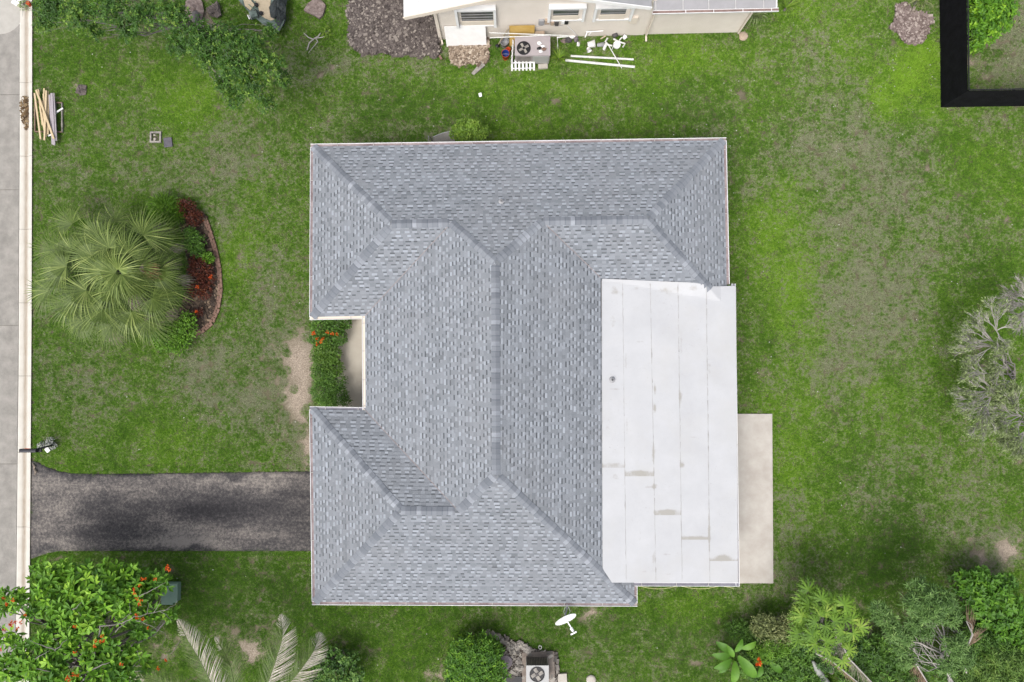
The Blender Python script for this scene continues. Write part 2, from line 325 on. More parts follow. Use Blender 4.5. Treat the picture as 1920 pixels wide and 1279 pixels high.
def lawn_colour(N,L,typ,tone=None):
    g=N.new('ShaderNodeNewGeometry'); pos=g.outputs['Position']
    dry,lush,soil=(attr(N,k,typ) for k in ('dry','lush','soil'))
    na=noise_n(N,L,pos,8,3,.7); nb=noise_n(N,L,pos,2.4,4,.62); nf=noise_n(N,L,pos,1.3,3)
    n=math_n(N,L,'ADD',math_n(N,L,'MULTIPLY',na,.56),math_n(N,L,'MULTIPLY',nb,.44))
    lu=math_n(N,L,'ADD',lush,math_n(N,L,'MULTIPLY',math_n(N,L,'SUBTRACT',n,.5),2.5))
    if tone is not None: lu=math_n(N,L,'ADD',lu,math_n(N,L,'MULTIPLY',math_n(N,L,'SUBTRACT',tone,.5),.75))
    cr=N.new('ShaderNodeValToRGB'); e=cr.color_ramp.elements; e[0].color=(*GREEN_D,1); e[1].color=(*GREEN_L,1); x=e.new(.5); x.color=(*GREEN_M,1); L.new(lu,cr.inputs[0])
    d=math_n(N,L,'ADD',dry,math_n(N,L,'MULTIPLY',math_n(N,L,'SUBTRACT',n,.5),4.6))
    return pos,dry,lush,soil,n,nf,cr.outputs[0],d
def lawn_material():
    m=bpy.data.materials.new('lawn_soil'); m.use_nodes=True; t=m.node_tree; N=t.nodes; L=t.links; b=N['Principled BSDF']
    pos,dry,lush,soil,n,nf,gc,d=lawn_colour(N,L,'GEOMETRY')
    nn=noise_n(N,L,pos,26,5,.7)
    thatch=mixc(N,L,math_n(N,L,'MULTIPLY',nn,1.0),(0.05,0.05,0.022),(0.14,0.125,0.085))
    sc=N.new('ShaderNodeValToRGB'); e=sc.color_ramp.elements; e[0].position=.3; e[1].position=.7; e[0].color=(.1,.075,.055,1); e[1].color=(.42,.355,.285,1); L.new(nn,sc.inputs[0])
    c=mixc(N,L,soil,thatch,sc.outputs[0]); L.new(c,b.inputs['Base Color']); b.inputs['Roughness'].default_value=1; b.inputs['Specular IOR Level'].default_value=.1
    bp=N.new('ShaderNodeBump'); bp.inputs['Strength'].default_value=.6; bp.inputs['Distance'].default_value=.03; L.new(nn,bp.inputs['Height']); L.new(bp.outputs[0],b.inputs['Normal'])
    return m
def grass_material():
    m=bpy.data.materials.new('grass_blades'); m.use_nodes=True; t=m.node_tree; N=t.nodes; L=t.links; b=N['Principled BSDF']
    tone=attr(N,'tone')
    pos,dry,lush,soil,n,nf,gc,d=lawn_colour(N,L,'INSTANCER',tone)
    f=math_n(N,L,'MULTIPLY',math_n(N,L,'SUBTRACT',d,math_n(N,L,'ADD',math_n(N,L,'MULTIPLY',tone,.5),.25)),3.0,True)
    dc=mixc(N,L,tone,DRYC,DRYC2)
    nn=noise_n(N,L,pos,3.1,3)
    dc=mixc(N,L,math_n(N,L,'MULTIPLY',nn,.8),dc,(0.2,0.235,0.115))
    c=mixc(N,L,math_n(N,L,'MULTIPLY',f,.92),gc,dc)
    L.new(c,b.inputs['Base Color']); b.inputs['Roughness'].default_value=.6; b.inputs['Specular IOR Level'].default_value=.25
    tr=N.new('ShaderNodeBsdfTranslucent'); L.new(c,tr.inputs[0]); ms=N.new('ShaderNodeMixShader'); ms.inputs[0].default_value=.25
    L.new(b.outputs[0],ms.inputs[1]); L.new(tr.outputs[0],ms.inputs[2]); L.new(ms.outputs[0],N['Material Output'].inputs[0])
    return m
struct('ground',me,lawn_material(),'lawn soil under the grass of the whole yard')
# ---- road, gutter kerb, driveway, patio, porch
def strip(left,right,z,mbx=None,tone=.5,zl=None,zr=None):
    mbx=mbx or MB()
    for i in range(len(left)-1):
        a,b,c,d=P(*left[i],z),P(*left[i+1],z),P(*right[i+1],z),P(*right[i],z); mbx.quad(a,b,c,d,tone)
    return mbx
def road_material():
    m=mat('worn_road_concrete',(0.225,0.212,0.192),(0.41,0.386,0.35),scale=1.9,rough=.92,bump=.3,bscale=90,coord='World',contrast=(.25,.75)); t=m.node_tree; N=t.nodes; L=t.links
    g=[n for n in N if n.type=='NEW_GEOMETRY'][0]; cr=[n for n in N if n.type=='VALTORGB'][0]; b=N['Principled BSDF']
    sp=noise_n(N,L,g.outputs['Position'],55,2); mk=math_n(N,L,'MULTIPLY',math_n(N,L,'SUBTRACT',sp,.58),7,True)
    n2=noise_n(N,L,g.outputs['Position'],3.4,2); mk2=math_n(N,L,'MULTIPLY',math_n(N,L,'SUBTRACT',n2,.74),14,True)
    c=mixc(N,L,math_n(N,L,'MULTIPLY',mk,.35),cr.outputs[0],(.1,.09,.08)); c=mixc(N,L,math_n(N,L,'MULTIPLY',mk2,.7),c,(.08,.075,.07)); L.new(c,b.inputs['Base Color'])
    return m
rm=road_material()
mb=MB(); 
ycuts=[-60,178,356,610,870,1130,1400]
def xat(line,y):
    for i in range(len(line)-1):
        (x0,y0),(x1,y1)=line[i],line[i+1]
        if y0<=y<=y1: return x0+(x1-x0)*(y-y0)/(y1-y0)
    return line[-1][0]
mb=MB()
for r in range(len(ycuts)-1):
    y0,y1=ycuts[r]+.35,ycuts[r+1]-.35
    pl=[P(-400,y0,0),P(xat(ROAD_R,y0)-.7,y0,0),P(xat(ROAD_R,y1)-.7,y1,0),P(-400,y1,0)]
    mb.prism([pl[3],pl[2],pl[1],pl[0]],-.1,.012,.5)
struct('road',mb,rm,'worn grey concrete road along the yard')
mb=MB(); mb.lathe(P(2,22,.0),[(0.0,.0165),(1.0,.0165),(1.02,.012)],n=28); struct('road_patch',mb,mat('pale_road_patch',(.42,.4,.36),(.5,.475,.43),scale=3,coord='World'),'pale round repair patch on the road')
def kerb_material():
    m=mat('kerb_concrete',(.62,.59,.525),(.73,.7,.635),scale=1.6,rough=.9,bump=.15,bscale=60,coord='World'); t=m.node_tree; N=t.nodes; L=t.links
    cr=[n for n in N if n.type=='VALTORGB'][0]; b=N['Principled BSDF']; g=[n for n in N if n.type=='NEW_GEOMETRY'][0]
    mp=N.new('ShaderNodeMapping'); mp.inputs['Scale'].default_value=(1,.12,1); L.new(g.outputs['Position'],mp.inputs[0])
    s=attr(N,'stain'); n=noise_n(N,L,mp.outputs[0],16,4,.7); n2=noise_n(N,L,g.outputs['Position'],30,4,.7)
    f=math_n(N,L,'MULTIPLY',s,math_n(N,L,'ADD',n,.15),True)
    c=mixc(N,L,f,cr.outputs[0],(.2,.14,.085)); d=attr(N,'litter')
    f2=math_n(N,L,'MULTIPLY',math_n(N,L,'SUBTRACT',math_n(N,L,'ADD',d,n2),1.0),6,True); c=mixc(N,L,f2,c,(.05,.035,.02)); L.new(c,b.inputs['Base Color'])
    return m
km=kerb_material()
kerb=bpy.data.objects.new('kerb',None); COL.objects.link(kerb); kerb['kind']='structure'; kerb['label']='cream concrete gutter kerb between road and lawn'
kc=[-60,17,155,293,430,568,705,848,988,1128,1268,1400]
for r in range(len(kc)-1):
    y0,y1=kc[r]+.3,kc[r+1]-.3; n=24; prof=[(0,.0),(.08,.008),(.3,.002),(.46,-.012),(.56,-.016),(.66,-.008),(.75,.03),(.85,.05),(1.0,.052)]
    V=[];st=[];li=[]
    for i in range(n+1):
        y=y0+(y1-y0)*i/n; a=xat(ROAD_R,y); bb=xat(KERB_R,y)
        for u,z in prof:
            q=P(a+(bb-a)*u,y,0); V.append((q.x,q.y,z+.012)); st.append(math.exp(-((u-.5)/.15)**2)*.95+.06)
            li.append(.5*math.exp(-((y-205)/26)**2)*math.exp(-((u-.42)/.4)**2)+.42*math.exp(-((u-.58)/.07)**2)*(math.exp(-((y-180)/130)**2)+.1))
    k=len(prof); fs=[(i*k+j,(i+1)*k+j,(i+1)*k+j+1,i*k+j+1) for i in range(n) for j in range(k-1)]
    s=len(V)
    for i in (0,n):                                  # end faces and the outer side down into the ground
        base=len(V)
        for j in range(k): V.append((V[i*k+j][0],V[i*k+j][1],-.1)); st.append(0); li.append(0)
        fs+=[(i*k+j,i*k+j+1,base+j+1,base+j) for j in range(k-1)]
    me=bpy.data.meshes.new('kerb_slab'); me.from_pydata(V,[],fs); me.update()
    for nm,arr in (('stain',st),('litter',li)):
        at=me.attributes.new(nm,'FLOAT','POINT'); at.data.foreach_set('value',np.array(arr,np.float32))
    o=obj('kerb_slab',me,km); o.parent=kerb
def drive_material():
    m=bpy.data.materials.new('worn_asphalt'); m.use_nodes=True; t=m.node_tree; N=t.nodes; L=t.links; b=N['Principled BSDF']
    g=N.new('ShaderNodeNewGeometry'); pos=g.outputs['Position']
    mp=N.new('ShaderNodeMapping'); mp.inputs['Scale'].default_value=(.3,1,1); L.new(pos,mp.inputs[0])
    a=noise_n(N,L,mp.outputs[0],.75,5,.65); f=noise_n(N,L,pos,38,4,.75); f2=noise_n(N,L,pos,9,5,.7)
    wr=attr(N,'wear')
    v=math_n(N,L,'ADD',math_n(N,L,'ADD',math_n(N,L,'MULTIPLY',math_n(N,L,'SUBTRACT',a,.5),1.9),wr),math_n(N,L,'ADD',math_n(N,L,'MULTIPLY',math_n(N,L,'SUBTRACT',f,.5),1.5),math_n(N,L,'MULTIPLY',math_n(N,L,'SUBTRACT',f2,.5),1.5)))
    cr=N.new('ShaderNodeValToRGB'); e=cr.color_ramp.elements; e[0].color=(.022,.021,.023,1); e[1].color=(.205,.183,.163,1); x=e.new(.4); x.color=(.05,.047,.048,1); x=e.new(.7); x.color=(.105,.095,.089,1)
    L.new(v,cr.inputs[0])
    sp=noise_n(N,L,pos,3.0,2); mk=math_n(N,L,'MULTIPLY',math_n(N,L,'SUBTRACT',sp,.72),16,True)
    c=mixc(N,L,math_n(N,L,'MULTIPLY',mk,.8),cr.outputs[0],(.02,.019,.02))
    L.new(c,b.inputs['Base Color']); b.inputs['Roughness'].default_value=.95; b.inputs['Specular IOR Level'].default_value=.2
    bp=N.new('ShaderNodeBump'); bp.inputs['Strength'].default_value=.5; bp.inputs['Distance'].default_value=.012; L.new(f,bp.inputs['Height']); L.new(bp.outputs[0],b.inputs['Normal'])
    return m
def sheet(name,pts,m,z=.02,step=.1,fields=None,label=None,bump=0,kind='structure',edge=0,seed=0,side=.05,skirt=True):
    """a sheet with its real outline: fan of rings shrinking to the middle, jittered so that the edge is not ruler-straight"""
    pl=[P(a,b,0) for a,b in pts]; dens=[]
    for i in range(len(pl)):
        a,b=pl[i],pl[(i+1)%len(pl)]; n=max(1,int((b-a).length/step))
        for k in range(n): dens.append(a.lerp(b,k/n))
    rg=random.Random(seed); c=sum(dens,Vector())/len(dens)
    if edge: dens=[p+Vector((rg.uniform(-edge,edge),rg.uniform(-edge,edge),0)) for p in dens]
    return dens,c
def grid_sheet(name,pts,m,zf,cell,fields=None,label=None,kind='structure',jag=0.0):
    """grid cells inside an outline, outer vertices pulled onto it; zf gives height, fields give attributes"""
    pl=[P(a,b,0) for a,b in pts]; xs=[p.x for p in pl]; ys=[p.y for p in pl]
    x=np.arange(min(xs)-cell,max(xs)+2*cell,cell); y=np.arange(min(ys)-cell,max(ys)+2*cell,cell); X,Y=np.meshgrid(x,y)
    cx=(X[:-1,:-1]+cell/2); cy=(Y[:-1,:-1]+cell/2)
    if jag: wxx=cx+(vnoise(cx,cy,.35,61,2)-.5)*jag; wyy=cy+(vnoise(cx,cy,.35,67,2)-.5)*jag
    else: wxx,wyy=cx,cy
    ins=inpoly(wxx,wyy,pl)
    # pull vertices of border cells to the outline
    PX,PY=X.copy(),Y.copy(); used=np.zeros(X.shape,bool); full=np.ones(X.shape,bool)
    for a in (0,1):
        for b2 in (0,1):
            used[a:a+ins.shape[0],b2:b2+ins.shape[1]]|=ins
    cnt=np.zeros(X.shape,int)
    for a in (0,1):
        for b2 in (0,1): cnt[a:a+ins.shape[0],b2:b2+ins.shape[1]]+=ins
    border=used&(cnt<4)
    if not jag:
        for j,i in zip(*np.nonzero(border)):
            p=Vector((X[j,i],Y[j,i],0)); best=None
            for q in range(len(pl)):
                a,b=pl[q],pl[(q+1)%len(pl)]; d=b-a; t=max(0,min(1,(p-a).dot(d)/d.length_squared)); r=a+d*t; dd=(r-p).length
                if best is None or dd<best[0]: best=(dd,r)
            PX[j,i],PY[j,i]=best[1].x,best[1].y
    idx=-np.ones(X.shape,int); idx[used]=np.arange(used.sum())
    Z=zf(PX,PY,border); V=np.stack([PX[used],PY[used],Z[used]],1)
    j,i=np.nonzero(ins); Fq=np.stack([idx[j,i],idx[j,i+1],idx[j+1,i+1],idx[j+1,i]],1)
    # skirt
    sk=[]; nb=len(V); extra=[]
    bi=idx[border]; mp={v:nb+k for k,v in enumerate(bi)}
    if len(bi):
        V=np.concatenate([V,V[bi]-np.array([0,0,.12])])
        for (jj,i2) in zip(*np.nonzero(ins)):
            for (dj,di,ed) in ((-1,0,((0,0),(0,1))),(1,0,((1,1),(1,0))),(0,-1,((1,0),(0,0))),(0,1,((0,1),(1,1)))):
                a,b=jj+dj,i2+di
                if not(0<=a<ins.shape[0] and 0<=b<ins.shape[1]) or not ins[a,b]:
                    v0=idx[jj+ed[0][0],i2+ed[0][1]]; v1=idx[jj+ed[1][0],i2+ed[1][1]]
                    if v0 in mp and v1 in mp: sk.append((v1,v0,mp[v0],mp[v1]))
    FA=np.concatenate([Fq,np.array(sk)]) if sk else Fq
    me=mesh_np(name,V,FA)
    if fields is not None:
        for nm,fn in fields.items():
            a=me.attributes.new(nm,'FLOAT','POINT'); a.data.foreach_set('value',fn(V[:,0],V[:,1]).astype(np.float32))
    o=obj(name,me,m,smooth=True); o['kind']=kind
    if label: o['label']=label
    return o
WEAR=[(330,985,250,22,.05),(100,960,50,70,.33),(220,920,120,22,.22),(420,905,160,18,.16),(360,990,60,14,.2),(190,955,60,34,-.3),(330,955,90,26,-.12),(480,950,120,34,-.36),(220,1000,60,16,-.2),(500,1000,60,18,-.05),(140,1000,60,26,.15),(420,1010,90,12,.12),(540,905,70,18,.2),(330,900,260,10,.15),(330,1018,260,12,.12),(330,1032,260,5,-.4),(330,888,260,4,-.35)]
def wear(X,Y):
    px,py=topx(X,Y); return .53+blobs(px,py,WEAR,(vnoise(X,Y,.8,2,3)-.5)*60,(vnoise(X,Y,.8,8,3)-.5)*30)
grid_sheet('driveway',DRIVE,drive_material(),lambda X,Y,b:.022+0*X,.12,{'wear':wear},'worn dark asphalt driveway from the road to the house')
mb=MB(); mb.prism(poly(PATIO)[::-1],-.1,.06); struct('patio',mb,M['patio'],'pale concrete patio slab beside the flat white roof')
mb=MB(); mb.prism(poly(PORCH)[::-1],-.1,.10); struct('porch_floor',mb,mat('porch_concrete',(.45,.41,.345),(.53,.49,.42),scale=1.2,bump=.1,bscale=60,coord='World'),'cream porch floor in the recess of the house')
# ---- beds
def lumpy(amp,sc,seed,base=.03): 
    return lambda X,Y,b: base*(~b)+np.where(b,-.01,(vnoise(X,Y,sc,seed,3))*amp)
grid_sheet('soil_mound',MOUND,M['soil'],lumpy(.22,.8,4),.09,label='grey brown mound of bare soil beside the neighbouring house',jag=.35)
grid_sheet('sandy_patch',SANDP,M['sand'],lumpy(.07,.25,14),.07,label='tan sandy bare patch under the white framed window',jag=.2)
grid_sheet('mulch_bed',MULCHB,M['mulch'],lumpy(.12,.3,24),.07,label='pinkish mulch bed beside the black fence',jag=.2)
grid_sheet('palm_bed',PALMBED,M['darkbed'],lumpy(.05,.3,34),.09,label='dark planting bed behind the fan palm',jag=.15)
grid_sheet('stony_bed',FLATBED,M['darkbed'],lumpy(.06,.2,44),.07,label='stony ground beside the round clipped bush',jag=.15)
# ---- chips, clods and pebbles lying on the beds (uncountable)
def chips(name,pts,n,size,zf,m,label,seed,flat=.5):
    pl=[P(a,b,0) for a,b in pts]; rg=random.Random(seed); xs=[p.x for p in pl]; ys=[p.y for p in pl]; mb=MB(); k=0
    while k<n:
        x,y=rg.uniform(min(xs),max(xs)),rg.uniform(min(ys),max(ys))
        if not inpoly(np.array([x]),np.array([y]),pl)[0]: continue
        k+=1; z=float(zf(np.array([x]),np.array([y]),np.array([False]))[0]); r=size*rg.uniform(.4,1.5)*(2 if rg.random()<.06 else 1); a=rg.uniform(0,6.28); t=rg.random()
        mb.box((x,y,z+r*flat*.3),(r*rg.uniform(.6,2.2),r,r*flat),tone=t,basis=Matrix.Rotation(a,3,'Z')@Matrix.Rotation(rg.uniform(-.5,.5),3,'X')) if False else mb.box((x,y,z+r*flat*.3),(r*rg.uniform(.6,2.2),r,r*flat),rz=a,tone=t)
    o=obj(name,mb,m); o['kind']='stuff'; o['label']=label; o['category']='chips'
chm=lambda nm,a,b,c:mat(nm,a,b,scale=9,tone=.85,c3=c,rough=1)
chips('soil_clods',MOUND,2600,.05,lumpy(.22,.8,4),chm('clod',(.05,.04,.037),(.15,.125,.115),(.4,.35,.3)),'clods and pale stones on the soil mound',3)
chips('dry_debris',SANDP,1500,.045,lumpy(.07,.25,14),chm('debris',(.1,.07,.05),(.36,.28,.21),(.58,.5,.4)),'dry debris on the sandy patch',4)
chips('mulch_chips',MULCHB,1300,.045,lumpy(.12,.3,24),chm('chip',(.12,.085,.075),(.28,.22,.2),(.5,.43,.38)),'mulch chips on the pinkish bed',5)
chips('bed_litter',PALMBED,1300,.05,lumpy(.05,.3,34),chm('litter',(.03,.02,.015),(.12,.085,.06),(.3,.22,.15)),'leaf litter on the palm bed',6)
chips('gutter_litter',[(39,182),(56,180),(57,240),(49,244),(40,226)],420,.035,lambda X,Y,b:.0+0*X+.012,chm('leaf_bits',(.05,.03,.015),(.17,.11,.055),(.36,.28,.17)),'brown leaf litter in the kerb beside the lumber stack',9,.4)
chips('gravel',FLATBED,1300,.05,lumpy(.06,.2,44),chm('gravel',(.05,.045,.04),(.22,.2,.18),(.42,.39,.34)),'gravel on the stony bed',7)
# ---- grass: one object, tufts of blades instanced on scattered points by geometry nodes
cell=.05; rx=np.arange(XL,XR,cell); ry=np.arange(YB,YT,cell); RX,RY=np.meshgrid(rx,ry)
blocked=np.zeros(RX.shape,bool)
kr=[P(*q) for q in KERB_R]
blocked|=inpoly(RX,RY,[Vector((-60,40,0)),P(62,-60)+Vector((0,20,0))]+kr+[kr[-1]+Vector((0,-20,0)),Vector((-60,-40,0))])
for pts in (DRIVE,PATIO,PORCH,HOUSE,MOUND,SANDP,MULCHB,PALMBED,FLATBED): blocked|=inpoly(RX,RY,[P(a,b) for a,b in pts])
blocked|=inpoly(RX,RY,NEIGH)
def dil(b,n):
    o=b.copy()
    for _ in range(n):
        p=o.copy(); p[1:]|=o[:-1]; p[:-1]|=o[1:]; p[:,1:]|=o[:,:-1]; p[:,:-1]|=o[:,1:]; o=p
    return o
near=dil(blocked,5); tight=blocked
def scatter(sp,jit):
    x=np.arange(XL,XR,sp); y=np.arange(YB,YT,sp); X,Y=np.meshgrid(x,y); X=X.ravel()+RNG.uniform(-jit,jit,X.size)*sp; Y=Y.ravel()+RNG.uniform(-jit,jit,Y.size)*sp
    i=np.clip(((X-XL)/cell).astype(int),0,len(rx)-1); j=np.clip(((Y-YB)/cell).astype(int),0,len(ry)-1); return X,Y,j,i
X1,Y1,j,i=scatter(.25,.5); k=~near[j,i]; X1,Y1=X1[k],Y1[k]
X2,Y2,j,i=scatter(.085,.5); inner=~dil(~blocked,1); k=near[j,i]&~inner[j,i]&(~tight[j,i]|(RNG.random(len(X2))<.4)); X2,Y2=X2[k],Y2[k]
PX_=np.concatenate([X1,X2]); PY_=np.concatenate([Y1,Y2]); NB,NS=6,2
vid=np.concatenate([RNG.integers(0,NB,len(X1)),NB+RNG.integers(0,NS,len(X2))])
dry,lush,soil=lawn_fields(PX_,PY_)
keep=RNG.random(len(PX_))>soil*1.05; PX_,PY_,vid,dry,lush,soil=(a[keep] for a in (PX_,PY_,vid,dry,lush,soil))
npnt=len(PX_); scl=(.8+.35*lush)*(1-.25*dry)*RNG.uniform(.85,1.15,npnt)
BV=[];BVid=[];BT=[];nbl=0
for kk in range(NB+NS):
    R,n=(.24,430) if kk<NB else (.07,60)
    rr=R*np.sqrt(RNG.random(n))*(1+.25*RNG.random(n)); th=RNG.uniform(0,2*np.pi,n); bx,by=rr*np.cos(th),rr*np.sin(th)
    az=RNG.uniform(0,2*np.pi,n); ln=RNG.uniform(.05,.11,n); tl=np.radians(RNG.uniform(25,78,n)); wd=RNG.uniform(.007,.014,n)
    dx,dy=np.cos(az),np.sin(az); h=.005
    b0=np.stack([bx-dy*wd/2,by+dx*wd/2,np.full(n,-.012)+RNG.uniform(0,.02,n)],1); b1=np.stack([bx+dy*wd/2,by-dx*wd/2,b0[:,2]],1)
    tp=np.stack([bx+dx*ln*np.sin(tl),by+dy*ln*np.sin(tl),b0[:,2]+ln*np.cos(tl)],1)
    BV.append(np.stack([b0,b1,tp],1).reshape(-1,3)); BVid.append(np.full(n*3,kk)); BT.append(np.repeat(RNG.random(n),3)); nbl+=n
BV=np.concatenate(BV); nbv=len(BV)
V=np.concatenate([BV,np.stack([PX_,PY_,np.full(npnt,-.012)],1)])
me=mesh_np('grass',V,np.arange(nbv).reshape(-1,3))
def addattr(nm,typ,a,b):
    x=me.attributes.new(nm,typ,'POINT'); x.data.foreach_set('value',np.concatenate([a,b]).astype(np.int32 if typ=='INT' else np.float32))
z0=np.zeros(nbv); zp=np.zeros(npnt)
addattr('vid','INT',np.concatenate(BVid),vid); addattr('pt','INT',z0,zp+1); addattr('tone','FLOAT',np.concatenate(BT),zp)
addattr('dry','FLOAT',z0,dry); addattr('lush','FLOAT',z0,lush); addattr('soil','FLOAT',z0,soil); addattr('rot','FLOAT',z0,RNG.uniform(0,6.28,npnt)); addattr('scl','FLOAT',z0,scl)
gm=grass_material(); me.materials.append(gm)
go=bpy.data.objects.new('grass',me); COL.objects.link(go); go['kind']='stuff'; go['label']='green and partly dry mown grass of the yard'; go['category']='grass'
ng=bpy.data.node_groups.new('scatter_grass','GeometryNodeTree'); ng.is_modifier=True
ng.interface.new_socket('Geometry',in_out='INPUT',socket_type='NodeSocketGeometry'); ng.interface.new_socket('Geometry',in_out='OUTPUT',socket_type='NodeSocketGeometry')
GN=ng.nodes; GL=ng.links; gi=GN.new('NodeGroupInput'); gout=GN.new('NodeGroupOutput')
def gattr(nm,typ):
    a=GN.new('GeometryNodeInputNamedAttribute'); a.data_type=typ; a.inputs['Name'].default_value=nm; return a.outputs['Attribute']
def geq(sock,val):
    c=GN.new('FunctionNodeCompare'); c.data_type='INT'; c.operation='EQUAL'
    ins=[s for s in c.inputs if s.type=='INT']; GL.new(sock,ins[0]); ins[1].default_value=val; return c.outputs[0]
def gsep(geo,sel):
    s=GN.new('GeometryNodeSeparateGeometry'); s.domain='POINT'; GL.new(geo,s.inputs[0]); GL.new(sel,s.inputs[1]); return s
pt=gattr('pt','INT'); vida=gattr('vid','INT'); s=gsep(gi.outputs[0],geq(pt,1)); pts_g,bl_g=s.outputs[0],s.outputs[1]
cxyz=GN.new('ShaderNodeCombineXYZ'); GL.new(gattr('rot','FLOAT'),cxyz.inputs[2]); sc_=gattr('scl','FLOAT')
jn=GN.new('GeometryNodeJoinGeometry')
for kk in range(NB+NS):
    e=geq(vida,kk); src=gsep(bl_g,e).outputs[0]; p_=gsep(pts_g,e).outputs[0]
    ip=GN.new('GeometryNodeInstanceOnPoints'); GL.new(p_,ip.inputs['Points']); GL.new(src,ip.inputs['Instance']); GL.new(cxyz.outputs[0],ip.inputs['Rotation']); GL.new(sc_,ip.inputs['Scale']); GL.new(ip.outputs[0],jn.inputs[0])
GL.new(jn.outputs[0],gout.inputs[0])
go.modifiers.new('scatter','NODES').node_group=ng
# ---- small white weed flowers in the grass (uncountable specks)
n=1500; fx=RNG.uniform(60,1910,n*3); fy=RNG.uniform(0,1275,n*3)
wgt=.06+np.exp(-(((fx-1500)/260)**2+((fy-130)/150)**2))*.5+np.exp(-(((fx-1690)/80)**2+((fy-130)/110)**2))*.4+np.exp(-(((fx-330)/220)**2+((fy-110)/100)**2))*.08+np.exp(-(((fx-1480)/150)**2+((fy-600)/300)**2))*.08
kq=RNG.random(n*3)<wgt; fx,fy=fx[kq],fy[kq]; V=[];Fq=[]
for a,b in zip(fx,fy):
    p=P(a,b,.055); jx=int((p.x-XL)/cell); jy=int((p.y-YB)/cell)
    if 0<=jx<len(rx) and 0<=jy<len(ry) and not near[jy,jx]:
        r=random.uniform(.014,.03); o=len(V); V+=[(p.x-r,p.y,p.z),(p.x,p.y-r,p.z+.004),(p.x+r,p.y,p.z),(p.x,p.y+r,p.z-.004)]; Fq.append((o,o+1,o+2,o+3))
me=mesh_np('weed_flowers',np.array(V),np.array(Fq)); o=obj('weed_flowers',me,mat('white_petals',(.5,.5,.42),(.65,.65,.58))); o['kind']='stuff'; o['label']='tiny white weed flowers scattered in the lawn'; o['category']='flowers'
# ================================================================ the house
ZE=2.55; GW=.12
house=thing('house','grey shingled hip roof house with a flat white roof at its back','house',(0,0,0))
OUT=dict(A=(582,270),B=(1362,258),C=(1369,600),D=(1195,1137),E=(585,1134),Fp=(580,762),G=(680,764),Hh=(679,598),I=(580,600))
def eave(a,b,t):
    p,q=P(*OUT[a],ZE),P(*OUT[b],ZE); u=(q-p).normalized(); n=Vector((-u.y,u.x,0))        # inside is on the left
    return dict(p=p+n*GW,q=q+n*GW,u=u,n=n,t=t)
OUT['V1']=(1195,520)
PL=dict(N=eave('B','A',.34),W1=eave('A','I',.345),NWS=eave('I','Hh',.34),E1=eave('C','B',.345),
        CW=eave('Hh','G',.325),NS=eave('G','Fp',.335),W2=eave('Fp','E',.335),S=eave('E','D',.32),CE=eave('D','V1',.31))
def plane_eq(k):                                   # z = ZE + t*(n.(p-p0))
    d=PL[k]; return (-d['t']*d['n'].x,-d['t']*d['n'].y,1.0,ZE-d['t']*(d['n'].x*d['p'].x+d['n'].y*d['p'].y))
def zat(k,x,y): d=PL[k]; return ZE+d['t']*(d['n'].x*(x-d['p'].x)+d['n'].y*(y-d['p'].y))
def meet(*ks):
    rows=[plane_eq(k) if k!='z' else (0,0,1,ZE) for k in ks]
    A=np.array([r[:3] for r in rows]); b=np.array([r[3] for r in rows]); return Vector(np.linalg.solve(A,b))
pA,pB,pI,pC=meet('N','W1','z'),meet('N','E1','z'),meet('W1','NWS','z'),meet('E1','NWS','z')
pH,pG,pF,pE,pD=meet('NWS','CW','z'),meet('CW','NS','z'),meet('NS','W2','z'),meet('W2','S','z'),meet('S','CE','z')
R1,R2,J1,J2=meet('N','W1','NWS'),meet('N','E1','NWS'),meet('N','NWS','CW'),meet('N','NWS','CE')
AP1,AP2,J3,R3=meet('N','CW','CE'),meet('S','CW','CE'),meet('S','NS','CW'),meet('S','W2','NS')
pV=meet('NWS','CE','z')
POLY=dict(N=[pB,pA,R1,J1,AP1,J2,R2],W1=[pA,pI,R1],NWSw=[pI,pH,J1,R1],NWSe=[J2,pV,pC,R2],E1=[pC,pB,R2],CW=[pH,pG,J3,AP2,AP1,J1],
          NS=[pG,pF,R3,J3],W2=[pF,pE,R3],S=[pE,pD,AP2,J3,R3],CE=[pD,pV,J2,AP1,AP2])
# flat roof outline (membrane), seen from above
FLAT=[(1128,524),(1300,531),(1335,537),(1378,535),(1384,1093),(1196,1093),(1147,1091),(1130,1068)]
FZ=[2.95,2.85,2.8,2.66,2.66,2.85,2.93,2.95]
flat3=[P(a,b,z) for (a,b),z in zip(FLAT,FZ)]
flat_in=[p+(Vector((4.0,-4.5,0))-Vector((p.x,p.y,0))).normalized()*.10 for p in flat3]
def inside(pl,x,y):
    r=False; n=len(pl)
    for i in range(n):
        x0,y0,x1,y1=pl[i][0],pl[i][1],pl[(i+1)%n][0],pl[(i+1)%n][1]
        if (y0>y)!=(y1>y) and x<(x1-x0)*(y-y0)/(y1-y0)+x0: r=not r
    return r
def clip_rect(pl,u0,u1,v0,v1):
    """Sutherland-Hodgman: outline pl clipped to a rectangle"""
    for ax,val,sg in ((0,u0,1),(0,u1,-1),(1,v0,1),(1,v1,-1)):
        o=[]; n=len(pl)
        for i in range(n):
            a,b=pl[i],pl[(i+1)%n]; da=(a[ax]-val)*sg; db=(b[ax]-val)*sg
            if da>=0: o.append(a)
            if (da>=0)!=(db>=0):
                t=da/(da-db); o.append((a[0]+(b[0]-a[0])*t,a[1]+(b[1]-a[1])*t))
        pl=o
        if len(pl)<3: return None
    ar=0
    for i in range(len(pl)): ar+=pl[i][0]*pl[(i+1)%len(pl)][1]-pl[(i+1)%len(pl)][0]*pl[i][1]
    return pl if abs(ar)>6e-4 else None
